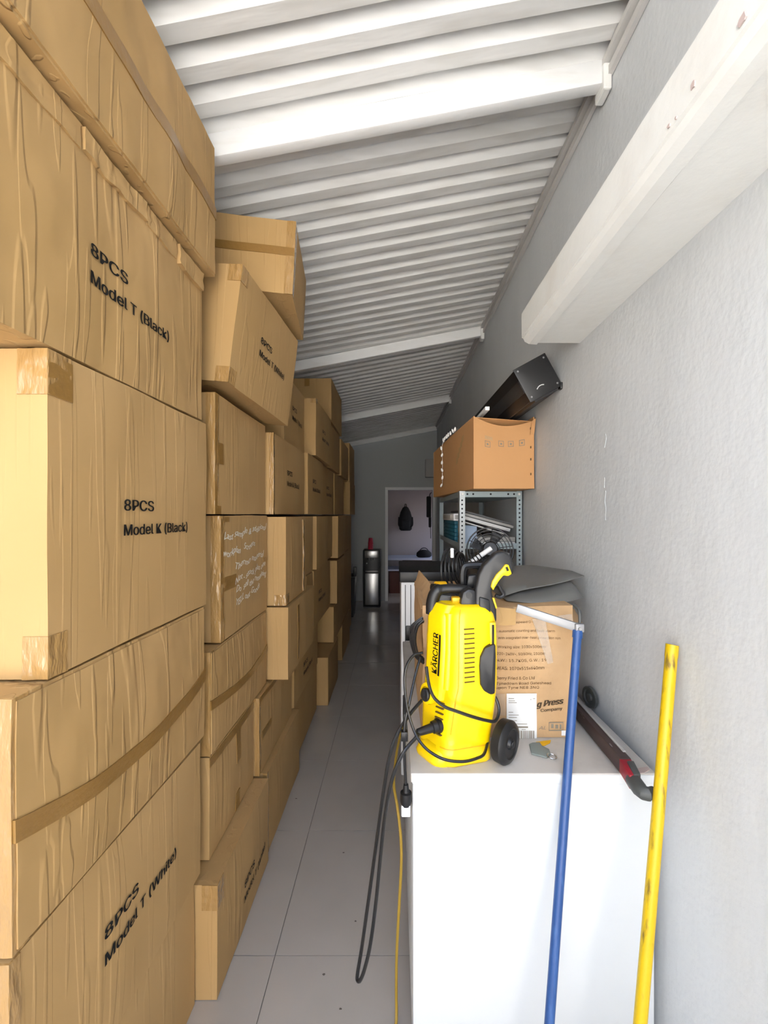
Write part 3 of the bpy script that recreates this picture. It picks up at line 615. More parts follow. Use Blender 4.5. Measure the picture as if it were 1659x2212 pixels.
mb.build('body', 'card_pale', pb, True, 40)
def pface(px, py, off):                          # a point on the carton's camera-facing side
    u = ((px-CX)/FPX*BY0-BX0)/(BX1-BX0); c = (HC-(py-CY)/FPX*BY0-FZ-.002)/(BZ1-FZ)
    q = bxp(u, 0, c); return q+V((0, -off, 0))
def ptext(mb_, t, x, y, wpx, hpx, weight=0.0, shear=0.0, slope=0.0, off=.0022):
    put_text(mb_, t, lambda u, v: pface(x+u, y-v+slope*u, off), wpx, hpx, weight, shear)
tb = MB()
ptext(tb, 'Working speed 0-', 1075, 1346, 78, 7)
ptext(tb, 'Automatic counting and fault alarm', 1077, 1365, 122, 7)
ptext(tb, 'With integrated over-heat protection sys', 1076, 1380, 134, 7)
ptext(tb, 'Working size: 1030x500mm', 1076, 1400, 104, 8)
ptext(tb, '220-240V~, 50/60Hz, 2300W', 1075, 1415, 104, 8)
ptext(tb, 'N.W.: 15.7KGS, G.W.: 19', 1073, 1429, 108, 8)
ptext(tb, 'MEAS: 1070x515x640mm', 1072, 1446, 104, 9, .008)
ptext(tb, 'Gerry Fried & Co Ltd', 1072, 1467, 82, 9)
ptext(tb, 'Tynedown Road Gateshead', 1072, 1478, 118, 8)
ptext(tb, 'upon Tyne NE8 3NQ', 1072, 1487, 92, 8)
tb.build('printed_text', 'ink_brown', pb)['kind'] = 'stuff'
tb = MB(); ptext(tb, 'g Press', 1160, 1527, 56, 18, .07, .25, -.14); ptext(tb, 'Company', 1168, 1537, 46, 9, .03, 0, -.09)
tb.build('brand_print', 'ink_dark', pb)['kind'] = 'stuff'
def pquad(mb_, x0, y0, x1, y1, off, na=6):
    vs = [pface(x0+(x1-x0)*i/na, y0+(y1-y0)*j/na, off) for i in range(na+1) for j in range(na+1)]
    mb_.add(vs, [(i*(na+1)+j, (i+1)*(na+1)+j, (i+1)*(na+1)+j+1, i*(na+1)+j+1) for i in range(na) for j in range(na)])
tb = MB()
for a, b, c, d in ((1185, 1559, 1216, 1561), (1185, 1576, 1216, 1578), (1185, 1559, 1186, 1578), (1215, 1559, 1216, 1578)): pquad(tb, a, b, c, d, .0022, 2)
pquad(tb, 1190, 1563, 1195, 1572, .0022, 2); pquad(tb, 1199, 1565, 1205, 1573, .0022, 2); pquad(tb, 1208, 1564, 1212, 1574, .0022, 2)
ptext(tb, 'AL', 1163, 1575, 16, 10, 0, .3)
tb.build('handling_marks', 'ink_grey', pb)['kind'] = 'stuff'
lb = MB(); pquad(lb, 1094, 1497, 1159, 1601, .0030, 12); lb = lb.build('shipping_label', 'paper', pb)
tb = MB()
for i, (x, y, w_) in enumerate(((1098, 1508, 12), (1098, 1513, 14), (1098, 1517, 18), (1145, 1510, 3), (1151, 1508, 5), (1098, 1538, 10), (1098, 1544, 22), (1098, 1549, 18), (1110, 1556, 6), (1114, 1563, 24), (1118, 1570, 22), (1126, 1575, 9))):
    pquad(tb, x, y-(2.2 if i == 10 else 1), x+w_, y+(1 if i == 10 else .2), .0040, 2)
x = 1101
while x < 1153:
    w_ = random.choice((.8, 1.0, 1.6, 2.3)); pquad(tb, x, 1577, x+w_, 1594, .0040, 3); x += w_+random.choice((.8, 1.0, 1.6))
tb.build('label_print', 'ink_grey', lb)['kind'] = 'stuff'
MBt = MB(); pquad(MBt, 1212, 1577, 1222, 1588, .003, 2); MBt.build('small_sticker', 'paper', pb)
MBt = MB(); pquad(MBt, 1069, 1497, 1092, 1545, .003, 6); MBt.build('clear_tape', 'film', pb, True)
# opened top flaps, torn corner
def flapmesh(pts, th_=.004, nm='flap', mt='card_pale', sub=8, amp=.010):
    a, b, c, d = [V(q) for q in pts]
    nrm = (b-a).cross(d-a).normalized()
    f_ = lambda s, t: (a*(1-s)+b*s)*(1-t)+(d*(1-s)+c*s)*t
    mb_ = MB()
    def pt(s, t, o): q = f_(s, t); return q+nrm*(o+amp*noise.noise(q*11)*t)
    vs, fs = sheetgrid(lambda s, t: pt(s, t, 0), sub, sub); k = len(vs)
    v2, f2 = sheetgrid(lambda s, t: pt(s, t, th_), sub, sub)
    rim = []
    w_ = sub+1
    for i in range(sub):
        rim += [(i*w_, (i+1)*w_, (i+1)*w_+k, i*w_+k), (i*w_+sub, i*w_+sub+k, (i+1)*w_+sub+k, (i+1)*w_+sub), (i, i+k, i+1+k, i+1), (sub*w_+i, sub*w_+i+1, sub*w_+i+1+k, sub*w_+i+k)]
    mb_.add(vs+v2, [t[::-1] for t in fs]+[tuple(q+k for q in t) for t in f2]+rim)
    return mb_
flapmesh([(BX0, BY1-.03, BZ1-.012), (BX0, BY0+.02, BZ1-.012), P(950, 1287, 1.50), P(909, 1233, 1.86)]).build('flap', 'card_pale', pb, True)
flapmesh([P(1062, 1352, 1.385), P(1108, 1350, 1.385), P(1110, 1316, 1.40), P(1064, 1312, 1.40)], .03, amp=.004).build('corrugated_pad', 'card', pb, True)
flapmesh([P(1258, 1345, 1.50), P(1215, 1342, 1.42), P(1205, 1318, 1.46), P(1240, 1316, 1.62)], .004).build('flap', 'card_pale', pb, True)
# strips of clear film hanging over the front
flapmesh([P(1150, 1338, 1.392), P(1178, 1338, 1.388), P(1196, 1432, 1.388), P(1184, 1436, 1.392)], .006, sub=10, amp=.006).build('loose_film', 'film', pb, True)
flapmesh([P(1205, 1330, 1.395), P(1236, 1326, 1.40), P(1240, 1362, 1.39), P(1220, 1356, 1.385)], .003, sub=8, amp=.010).build('loose_film', 'film', pb, True)

# grey vinyl cover folded on the carton
tv = thing('vinyl_cover', 'folded grey vinyl sheet lying on the press carton by the wall', 'cover', (.50, 1.72, BZ1))
def sheet_fold(name, front, back, thick, z_front, z_back, seed, ridge):
    # front/back: polylines of (x, y) from left to right; surface sags between with folds
    nu, nv = 26, 12
    fpts = spline([V((a, b, 0)) for a, b in front], 8); bpts = spline([V((a, b, 0)) for a, b in back], 8)
    def at(l, t): q = t*(len(l)-1); i = min(int(q), len(l)-2); return l[i].lerp(l[i+1], q-i)
    vs = []; vb = []
    for i in range(nu+1):
        u = i/nu; a = at(fpts, u); b = at(bpts, u)
        for j in range(nv+1):
            v = j/nv; q = a.lerp(b, v)
            edge = min(1, min(u, 1-u)*6)*min(1, min(v*3, (1-v)*3)); r_ = math.sqrt(max(edge, 0))
            zt = z_front(u)*(1-v)+z_back(u)*v+thick(u)*r_+ridge(u, v)+.008*noise.noise(V((u*4, v*3, seed)))*r_
            vs.append(V((q.x, q.y, zt))); vb.append(V((q.x, q.y, z_front(u)*(1-v)+z_back(u)*v-.004)))
    w_ = nv+1; k = len(vs); fs = []
    for i in range(nu):
        for j in range(nv):
            t = (i*w_+j, (i+1)*w_+j, (i+1)*w_+j+1, i*w_+j+1); fs += [t, tuple(q+k for q in t)[::-1]]
    for i in range(nu): fs += [(i*w_, i*w_+k, (i+1)*w_+k, (i+1)*w_), (i*w_+nv, (i+1)*w_+nv, (i+1)*w_+nv+k, i*w_+nv+k)]
    for j in range(nv): fs += [(j, j+1, j+1+k, j+k), (nu*w_+j, nu*w_+j+k, nu*w_+j+1+k, nu*w_+j+1)]
    MB().add(vs+vb, fs).build(name, 'tarp', tv, True, 75)
sheet_fold('lower_fold', [(.40, 1.49), (.48, 1.455), (.60, 1.47), (.70, 1.55)], [(.38, 1.86), (.48, 1.90), (.62, 1.90), (.75, 1.82)],
           lambda u: .018+.040*u, lambda u: BZ1+.006, lambda u: BZ1+.014, 1, lambda u, v: .006*math.sin(u*9+v*4)*math.sin(PI*v))
sheet_fold('upper_fold', [(.395, 1.50), (.47, 1.52), (.60, 1.55), (.735, 1.62)], [(.40, 1.86), (.50, 1.92), (.64, 1.93), (.765, 1.80)],
           lambda u: .014, lambda u: BZ1+.022+.052*u, lambda u: BZ1+.078-.010*u, 5, lambda u, v: .020*math.sin(u*7-v*4+1)*math.sin(PI*v)*(1-u))

# wire fan guard, white tube, cable coil and nozzle behind the washer
fan = thing('desk_fan', 'black wire-guard fan standing behind the pressure washer', 'fan', (.445, 1.985, BZ1))
fc = V((.452, 1.985, 1.432)); fn_ = V((-.15, -1, .25)).normalized()
fan.location = (fc.x, fc.y, BZ1)
for R_ in (.045, .062, .078, .094, .108):
    MB().ring(fc-fn_*(.0-.02*(1-R_/.108)), fn_, R_, .0022 if R_ < .1 else .0034, 44, 6).build('guard_ring', 'black', fan, True)
u_ = fn_.orthogonal().normalized(); w2 = fn_.cross(u_)
for k in range(10):
    a = 2*PI*k/10; d_ = u_*math.cos(a)+w2*math.sin(a)
    MB().tube([fc+fn_*.022+d_*.03, fc+fn_*.012+d_*.075, fc+d_*.108], .0020, 6).build('guard_spoke', 'black', fan, True)
disc(fc+fn_*.026, fn_, [(-.012, .034), (.006, .036), (.012, .030)], 24).build('hub', 'black', fan, True)
disc(fc-fn_*.05, fn_, [(-.05, .03), (-.04, .04), (.03, .042), (.045, .03)], 20).build('motor', 'dkgrey', fan, True)
for k in range(4):
    a = 2*PI*k/4+.4; d_ = u_*math.cos(a)+w2*math.sin(a); e_ = fn_.cross(d_)
    q = [fc-fn_*.012+d_*.025-e_*.012, fc-fn_*.012+d_*.085-e_*.035, fc-fn_*.002+d_*.092+e_*.02, fc-fn_*.002+d_*.03+e_*.015]
    MB().prism(q, -fn_*.003).build('blade', 'dkgrey', fan)
st = fc-fn_*.05
MB().tube([st-V((0, 0, .03)), V((st.x, st.y, BZ1+.015))], .012, 10).build('stem', 'dkgrey', fan, True)
disc((st.x, st.y, BZ1+.004), (0, 0, 1), [(0, .06), (.008, .058), (.014, .02)], 24).build('base', 'dkgrey', fan, True)
wt = thing('white_tube', 'short white plastic tube ringed by black wire behind the washer handle', 'tube', P(1040, 1200, 1.80))
MB().tube([P(1014, 1217, 1.80), P(1061, 1184, 1.80)], .0105, 12).build('pipe', 'white_matte', wt, True)
ax = (P(1061, 1184, 1.80)-P(1014, 1217, 1.80)).normalized()
for k in range(4): MB().ring(P(1018+k*6.2, 1214-k*4.4, 1.80), ax, .0150, .0026, 16, 6).build('wire_ring', 'black', wt, True)
MB().tube([P(1016, 1216, 1.80), P(1006, 1238, 1.80), V((P(1006, 1260, 1.80).x, 1.80, BZ1+.004))], .006, 8, 3).build('prop', 'black', wt, True)
cc = thing('cable_coil', 'coil of black cable standing on the carton left of the fan', 'cable', V((P(986, 1225, 1.62).x, 1.62, BZ1)))
cz = BZ1+.092
for k, R_ in enumerate((.088, .080, .072, .064, .055)):
    MB().ring((P(986, 1225, 1.62).x+.012*(k-2), 1.62+.008*k, cz+.003*k-(.088-.088)), (1, -.55, .10), R_, .0042, 36, 6).build('loop', 'rubber', cc, True)
MB().rbox((P(975, 1195, 1.60).x-.006, 1.575, P(975, 1197, 1.60).z-.012), (P(975, 1195, 1.60).x+.006, 1.59, P(975, 1190, 1.60).z+.012), .002).build('tag', 'white_matte', cc, True)
nz_ = thing('spray_nozzle', 'black spray nozzle with a yellow collar on the carton edge', 'nozzle', V((P(960, 1255, 1.5).x, 1.5, BZ1)))
q0 = V((P(950, 1255, 1.5).x-.03, 1.49, BZ1+.05))
MB().tube([q0, q0+V((.075, .03, -.005)), q0+V((.11, .05, -.035))], [.014, .016, .012], 12).build('barrel', 'black', nz_, True)
MB().tube([q0+V((.015, .006, .003)), q0+V((.05, .02, .001))], .0185, 14).build('collar', 'yellow_dark', nz_, True)
MB().tube([q0+V((-.01, 0, -.048)), q0+V((.0, 0, -.02)), q0+V((.05, .01, -.022)), q0+V((.10, .04, -.045))], .007, 8, 4).build('lever', 'cable_brown', nz_, True)
MB().rbox((q0.x+.02, q0.y-.005, BZ1+.001), (q0.x+.10, q0.y+.05, BZ1+.03), .004).build('body', 'black', nz_, True)

# small things on the freezer top
ks = thing('key_strap', 'grey-green strap with a metal ring lying on the freezer top', 'strap', P(1172, 1628, 1.30)*1)
def top(px, py, dz=0): Y = (HC-FZ)*FPX/(py-CY); q = P(px, py, Y); q.z = FZ+dz; return q
ks.location = top(1172, 1628)
o = MB().prism([top(x, y, .001) for x, y in ((1143, 1611), (1150, 1608), (1166, 1607), (1172, 1616), (1186, 1622), (1190, 1632), (1181, 1640), (1168, 1636), (1148, 1631))], (0, 0, .006)).build('strap', 'strap', ks); bevel(o, .002)
MB().ring(top(1192, 1637, .005), (0.1, 0, 1), .014, .0018, 24, 6).build('ring', 'steel', ks, True)
oc = MB().prism([top(x, y, .0005) for x, y in ((1158, 1604), (1190, 1600), (1188, 1606), (1176, 1612), (1168, 1611))], (0, 0, .002)).build('orange_scrap', 'yellow_dark', origin=top(1175, 1606)); tag(oc, 'small orange scrap peeking from under the press carton', 'scrap')
pc_ = MB().prism([top(x, y, .0005) for x, y in ((1372, 1662), (1398, 1658), (1404, 1664), (1392, 1671), (1376, 1672))], (0, 0, .002)).build('paint_flake', 'chip', origin=top(1388, 1665)); tag(pc_, 'tan flake lying by the wall on the freezer corner', 'flake')

# long saw-like tool along the wall edge of the freezer
sw = thing('hand_tool', 'long dark flat tool with red grip and hooked end by the wall', 'tool', top(1330, 1620))
def hz(px, py, z): Y = (HC-z)*FPX/(py-CY); q = P(px, py, Y); q.z = z; return q
A0, A1 = hz(1235, 1520, FZ+.03), hz(1352, 1655, FZ+.026)
dirv = (A1-A0).normalized(); sdv = V((-dirv.y, dirv.x, 0)).normalized(); up = V((0, 0, 1))
def bar(p0, p1, w0, w1, h, mt, nm, z0=None):
    b = MB().hexa([p0-sdv*w0-up*h, p0+sdv*w0-up*h, p1+sdv*w1-up*h, p1-sdv*w1-up*h, p0-sdv*w0+up*h, p0+sdv*w0+up*h, p1+sdv*w1+up*h, p1-sdv*w1+up*h]).build(nm, mt, sw); bevel(b, .003); return b
bar(A0, A1, .014, .016, .022, 'saw', 'bar')
bar(A0+up*.0245+sdv*(.012 if sdv.x > 0 else -.012), A1+up*.0245-dirv*.03+sdv*(.012 if sdv.x > 0 else -.012), .006, .005, .003, 'slab_grey', 'top_edge')
G1 = hz(1372, 1690, FZ+.02); bar(A1-dirv*.005, G1, .017, .015, .020, 'red', 'red_grip')
bar(A1+dirv*.012+up*.016+sdv*.006, G1+up*.014+sdv*.006, .010, .010, .008, 'greyplast', 'grip_inlay')
H1, H2 = G1+dirv*.040-up*.002, G1+dirv*.046+V((.030, .012, -.002))
MB().tube([G1-dirv*.012, H1, H2], [.020, .018, .013], 10, 3).build('hooked_end', 'greyplast', sw, True)
whl = tag(disc((XR-.022, 1.62, 1.02), (-1, -.2, 0), [(-.006, .040), (.006, .040), (.006, .030), (.0, .028), (.0, .014), (.008, .012), (.009, .003)], 24).build('grey_wheel', 'greyplast', smooth=True, origin=(XR-.022, 1.62, .98)), 'small grey wheel leaning on the wall behind the blue pole', 'wheel')
for v in whl.data.vertices: v.co += V((0, 0, -(1.02-.04-FZ)+.002))

# ------------------------------------------------------------------ poles
bd = V((.151, .195, .853)); b0 = V((.343, 1.0, 0)); bz = lambda z: b0+bd*(z/.853)
sq = thing('blue_squeegee', 'blue-handled squeegee leaning on the freezer front, metal bar at its top', 'squeegee', b0)
MB().tube([bz(0.005), bz(1.222)], .0125, 16).build('pole', 'blue', sq, True)
MB().tube([bz(1.222), bz(1.244)], .0150, 16).build('collar', 'blue', sq, True)
e0 = bz(1.252); e1 = P(1116, 1313, 1.335)
dv = (e1-e0); sv = V((0, 0, 1)).cross(dv).normalized()*.006; uv = dv.cross(sv).normalized()*.013
o = MB().hexa([e0-sv-uv, e1-sv-uv, e1+sv-uv, e0+sv-uv, e0-sv+uv, e1-sv+uv, e1+sv+uv, e0+sv+uv]).build('blade_bar', 'alu', sq); bevel(o, .002)
MB().rbox(e0-V((.012, .014, .012)), e0+V((.014, .012, .014)), .003).build('bracket', 'alu', sq, True)
disc(e0-V((0, .014, 0)), (0, -1, 0), [(0, .006), (.003, .005)], 10).build('rivet', 'steel', sq, True)
MB().tube([e0+V((.006, 0, .01)), e0+V((.008, .01, .05)), e0+V((.0, .03, .065))], .005, 8, 3).build('spring_arm', 'greyplast', sq, True)
y0_, y1_ = V((.522, .95, .004)), P(1452, 1395, 1.128)
yp = thing('yellow_pole', 'long scuffed yellow pole leaning on the white wall', 'pole', y0_)
MB().tube([y0_, y0_.lerp(y1_, .35), y0_.lerp(y1_, .7), y1_], .0150, 16).build('shaft', 'ypole', yp, True)
MB().tube([y1_-(y1_-y0_).normalized()*.03, y1_+(y1_-y0_).normalized()*.003], .0158, 16).build('cap', 'ypole', yp, True)
yc = MB().tube([P(872, 1560, 1.66), P(858, 1620, 1.50), P(851, 1690, 1.38), P(858, 1740, 1.33), P(865, 1800, 1.31), P(867, 1860, 1.30), P(862, 1960, 1.30), P(857, 2060, 1.31), P(856, 2140, 1.32), V((.004, 1.30, .02)), V((-.01, 1.20, .005)), V((.0, .9, .005))], .0045, 8, 6).build('yellow_cable', 'cord', smooth=True, origin=(.0, 1.3, 0))
tag(yc, 'yellow cable hanging down the aisle side of the white freezer', 'cable')

# ------------------------------------------------------------------ slotted-angle shelf rack
RX0, RX1, RYa, RYb, RZ = .385, .765, 2.50, 3.62, 1.742
rk = thing('metal_rack', 'grey-blue slotted-angle shelf rack against the right wall', 'rack', ((RX0+RX1)/2, (RYa+RYb)/2, 0))
for (x, y, sx, sy, mt) in ((RX0, RYa, 1, 1, 'rack_lt'), (RX1, RYa, -1, 1, 'rack'), (RX0, RYb, 1, -1, 'rack'), (RX1, RYb, -1, -1, 'rack')):
    a, b = sorted((x, x+sx*.036)); c, d = sorted((y, y+sy*.003)); e, f_ = sorted((x, x+sx*.003)); g, h = sorted((y, y+sy*.036))
    p = MB().box((a, c, 0), (b, d, RZ)).box((e, g, 0), (f_, h, RZ)).build('post', mt, rk)
    hb_ = MB()
    if y == RYa:
        z = RZ-.055
        while z > 1.0:
            hb_.tube([(x+sx*.018, y-.0012, z), (x+sx*.018, y+.001, z)], .0055, 8); z -= .0255
        hb_.build('slots', 'hole', p)['kind'] = 'stuff'
for zs_ in (RZ-.036, 1.395, .95, .5, .08):
    s_ = MB().box((RX0+.004, RYa+.004, zs_), (RX1-.004, RYb-.004, zs_+.006)).box((RX0+.004, RYa+.003, zs_-.0), (RX1-.004, RYa+.006, zs_+.034)).box((RX0+.003, RYa+.004, zs_), (RX0+.006, RYb-.004, zs_+.034)).build('shelf', 'rack', rk)
    if zs_ > 1.6:
        hb_ = MB()
        for x in (.435, .47, .575, .68, .715): hb_.tube([(x, RYa+.0015, zs_+.018), (x, RYa+.004, zs_+.018)], .006, 8)
        hb_.build('slots', 'hole', s_)['kind'] = 'stuff'
        for x in (RX0+.02, RX1-.02): disc((x, RYa-.001, zs_+.018), (0, -1, 0), [(0, .008), (.004, .006)], 10).build('bolt', 'paper', s_, True)
# flat panels on the upper shelf, tilted
SZ = 1.403
def slab(name, lab, mtn, px0, py0, px1, py1, Y, th_, dep, cat='panel', grp=None):
    a, b = P(px0, py0, Y), P(px1, py1, Y); d_ = (b-a).normalized(); n_ = V((0, 1, 0)); u2 = d_.cross(n_).normalized()
    if u2.z < 0: u2 = -u2
    u2 *= th_
    o = MB().hexa([a-u2, b-u2, b-u2+n_*dep, a-u2+n_*dep, a, b, b+n_*dep, a+n_*dep]).build(name, mtn, origin=(a+b)/2-u2)
    bevel(o, .002); return tag(o, lab, cat, grp)
slab('flat_panel', 'dark topmost flat panel on the rack shelf, slanting down right', 'slab_dark', 1002, 1102, 1108, 1131, 2.62, .012, .6)
slab('flat_panel', 'grey flat panel second from the top of the slanting pile on the rack', 'slab_grey', 1002, 1107, 1110, 1136, 2.62, .016, .6)
slab('flat_panel', 'pale flat panel in the middle of the slanting pile on the rack', 'paper', 1002, 1114, 1103, 1142, 2.62, .020, .6)
slab('flat_panel', 'thin white lowest panel of the slanting pile on the rack', 'paper', 1002, 1126, 1090, 1152, 2.62, .007, .5)
for i, (c0, lab) in enumerate((('paper', 'lower'), ('slab_grey', 'upper'))):
    o = MB().rbox((.47, 2.58, SZ+.002+i*.03), (.745, 3.2, SZ+.030+i*.03), .003).build('paper_pile', c0, smooth=True, origin=(.6, 2.9, SZ)); tag(o, '%s bundle of papers flat on the rack shelf under the slanting panels' % lab, 'papers')
bk = MB().hexa([P(1001, 1176, 2.54), P(1030, 1176, 2.53), P(1030, 1176, 2.53)+V((0, .03, 0)), P(1001, 1176, 2.54)+V((0, .03, 0)), P(1001, 1134, 2.60), P(1030, 1137, 2.60), P(1030, 1137, 2.60)+V((0, .03, 0)), P(1001, 1134, 2.60)+V((0, .03, 0))]).build('pale_blue_packet', 'paleblue', origin=P(1015, 1176, 2.55)); tag(bk, 'pale blue paper packet leaning at the front of the rack shelf', 'packet')
for i in range(6):
    o = MB().rbox((RX0+.012+.004*random.random(), 2.78+.01*random.random(), SZ+.001+i*.026), (RX0+.036, 3.40, SZ+.025+i*.026), .002).build('teal_folder', 'teal', smooth=True, origin=(RX0+.05, 3.1, SZ+i*.026))
    tag(o, ('lowest', 'second lowest', 'third from below', 'third from the top', 'second from the top', 'topmost')[i]+' teal folder in the pile at the aisle side of the rack', 'folder', 'teal folders on the rack')
dv_ = thing('white_device', 'white device with a grey display on top of the teal folders', 'device', (RX0+.04, 3.0, SZ+.158))
MB().rbox((RX0-.005, 2.70, SZ+.158), (RX0+.034, 3.30, SZ+.205), .004).build('case', 'white_matte', dv_, True)
MB().rbox((RX0-.0075, 2.84, SZ+.168), (RX0-.004, 3.22, SZ+.195), .001).build('display', 'slab_grey', dv_, True)
MB().rbox((RX0+.004, 2.6985, SZ+.168), (RX0+.028, 2.702, SZ+.195), .001).build('display', 'slab_grey', dv_, True)

# ------------------------------------------------------------------ open carton on the rack
oc_ = thing('open_carton', 'large open orange-brown carton on top of the rack', 'box', (.56, 2.85, RZ))
A, B_, Cc, D_ = V((.434, 2.30, RZ+.002)), V((.768, 2.30, RZ+.002)), V((.705, 3.42, RZ+.002)), V((.318, 3.42, RZ+.002))
HH = .385
def wallpan(a, b, h0, h1, sag, bul, th_, nm, mt='card_orange', nu=16, nv=10):
    d_ = (b-a); nrm = V((d_.y, -d_.x, 0)).normalized()
    mb_ = MB()
    def pt(s, t, o):
        h_ = h0*(1-s)+h1*s-sag*math.sin(PI*s)
        q = a+d_*s+V((0, 0, h_*t)); return q+nrm*(o+bul*math.sin(PI*s)*t*t+.003*noise.noise(q*8))
    va, fa_ = sheetgrid(lambda s, t: pt(s, t, 0), nu, nv); vb, fb = sheetgrid(lambda s, t: pt(s, t, -th_), nu, nv); k = len(va); w_ = nv+1
    rim = [(i*w_+nv, (i+1)*w_+nv, (i+1)*w_+nv+k, i*w_+nv+k) for i in range(nu)]+[(i*w_, i*w_+k, (i+1)*w_+k, (i+1)*w_) for i in range(nu)]+[(j, j+1, j+1+k, j+k) for j in range(nv)]+[(nu*w_+j, nu*w_+j+k, nu*w_+j+1+k, nu*w_+j+1) for j in range(nv)]
    mb_.add(va+vb, fa_+[tuple(q+k for q in t)[::-1] for t in fb]+rim)
    return mb_.build(nm, mt, oc_, True, 50), pt
fpan, fpt = wallpan(A, B_, HH+.015, HH-.01, .035, -.03, .006, 'front_panel')
lpan, lpt = wallpan(D_, A, HH-.02, HH+.015, .0, .004, .006, 'side_panel')
wallpan(B_, Cc, HH+.01, HH, .0, .0, .006, 'side_panel')
wallpan(Cc, D_, HH, HH-.02, .0, .0, .006, 'back_panel')
MB().hexa([A, B_, Cc, D_, A+up*.006, B_+up*.006, Cc+up*.006, D_+up*.006]).build('bottom', 'card_orange', oc_)
flapmesh([fpt(0.02, .99, -.006), fpt(.98, .99, -.006), fpt(.95, .93, -.085), fpt(.05, .93, -.085)], .004, sub=8, amp=.006).build('flap', 'card_orange', oc_, True)
flapmesh([fpt(.93, .80, .006), fpt(.995, .80, .004), fpt(1.02, 1.03, .004), fpt(.96, 1.0, .004)], .004, sub=4, amp=.003).build('flap', 'card_orange', oc_, True)
tb = MB()
def fq(s0, t0, s1, t1, off=.0016):
    vs = [fpt(s0+(s1-s0)*i/3, t0+(t1-t0)*j/3, off) for i in range(4) for j in range(4)]
    tb.add(vs, [(i*4+j, (i+1)*4+j, (i+1)*4+j+1, i*4+j+1) for i in range(3) for j in range(3)])
for (s_, t_) in ((.19, .62), (.42, .66), (.58, .66), (.76, .66)):
    for q in ((0, 0, .09, .008), (0, .085, .09, .093), (0, 0, .008, .09), (.082, 0, .09, .09), (.03, .03, .06, .06)): fq(s_+q[0], t_+q[1], s_+q[2], t_+q[3])
tb.build('handling_marks', 'ink_grey', oc_)['kind'] = 'stuff'
tb = MB(); fq(.19, .735, .32, .79); tb.build('faded_sticker', 'card_pale', oc_)
for t_ in (.20, .42, .60, .88):
    tb = MB(); fq(.935, t_, .955, t_+.035); tb.build('staple_mark', 'ink_brown', oc_)
tb = MB()
for i in range(5):
    s_ = .66+.03*i; vs = [lpt(s_, .45+.07*i, .0015), lpt(s_+.045, .48+.07*i, .0015), lpt(s_+.05, .58+.07*i, .0015), lpt(s_+.004, .55+.07*i, .0015)]; tb.add(vs, [(0, 1, 2, 3)])
tb.build('scuff', 'card', oc_)['kind'] = 'stuff'
# black rectangular unit lying over the open carton
bu = thing('black_housing', 'long black metal housing jutting from the open carton toward the beam', 'housing', (.67, 2.5, RZ+HH))
b0_, b1_ = V((.592, 1.95, 2.150)), V((.592, 3.15, 2.150)); tl = math.radians(-14)
ux, uz = V((math.cos(.42), 0, math.sin(.42))), V((-math.sin(.42), 0, math.cos(.42)))
bw, bh = .150, .120
cA = P(1146, 868, 1.95); ux = (P(1212, 832, 1.95)-cA).normalized(); uz = V((-ux.z, 0, ux.x)); bw = (P(1212, 832, 1.95)-cA).length; bh = .165
cB = cA+V((0, 1.2, .02))
def sect(c): return [c, c+ux*bw, c+ux*bw+uz*bh, c+uz*bh]
s0, s1 = sect(cA), sect(cB)
o = MB().hexa([s0[0], s0[1], s1[1], s1[0], s0[3], s0[2], s1[2], s1[3]]).build('casing', 'black', bu); bevel(o, .004)
e = -V((0, .006, 0))
pl_ = MB().hexa([q+d for d in (V((0, .001, 0)),) for q in (s0[0]-ux*.004-uz*.004, s0[1]+ux*.004-uz*.004)]+[s0[1]+ux*.004-uz*.004+e, s0[0]-ux*.004-uz*.004+e, s0[3]-ux*.004+uz*.004, s0[2]+ux*.004+uz*.004, s0[2]+ux*.004+uz*.004+e, s0[3]-ux*.004+uz*.004+e]).build('end_plate', 'dkgrey', bu); bevel(pl_, .003)
for (i, j) in ((.08, .10), (.92, .10), (.92, .92), (.08, .92)):
    disc(s0[0]+ux*bw*i+uz*bh*j+e, (0, -1, 0), [(0, .005), (.002, .004)], 8).build('screw', 'alu', pl_, True)
o = MB().rbox(s0[1]+V((-.008, -.012, -.020)), s0[1]+V((.022, .02, .012)), .005).build('cable_gland', 'black', bu, True)
MB().hexa([s0[0]-uz*.012+ux*.02, s0[1]-uz*.012-ux*.02, s1[1]-uz*.012-ux*.02, s1[0]-uz*.012+ux*.02, s0[0]+ux*.02, s0[1]-ux*.02, s1[1]-ux*.02, s1[0]+ux*.02]).build('outlet_grille', 'dkgrey', bu)
MB().hexa([q-ux*.006 for q in (s0[0]+uz*.05, s0[0]+uz*.05+ux*.006, s1[0]+uz*.05+ux*.006, s1[0]+uz*.05)]+[q-ux*.006 for q in (s0[0]+uz*.11, s0[0]+uz*.11+ux*.006, s1[0]+uz*.11+ux*.006, s1[0]+uz*.11)]).build('side_strip', 'dkgrey', bu)
MB().ring(s0[0]+ux*bw*.45+e-V((0, .002, 0))+uz*.015, (0, 1, 0), .03, .0022, 16, 6, 4.2, 5.6).build('white_lead', 'white_matte', bu, True)
ws = MB().rbox(P(1040, 900, 2.36)-V((.0, 0, .045)), P(1056, 879, 2.36)+V((.0, .75, 0)), .003)
wst = MB(); a_, b_ = P(1053, 882, 2.28), P(1010, 930, 3.1)
d_ = (b_-a_).normalized(); s_ = d_.cross(up).normalized()*.012; u3 = s_.cross(d_).normalized()*.010
o = wst.hexa([a_-s_-u3, a_+s_-u3, b_+s_-u3, b_-s_-u3, a_-s_+u3, a_+s_+u3, b_+s_+u3, b_-s_+u3]).build('white_batten', 'white_matte', origin=a_); bevel(o, .002); tag(o, 'white batten sticking out of the open carton beside the black housing', 'batten')
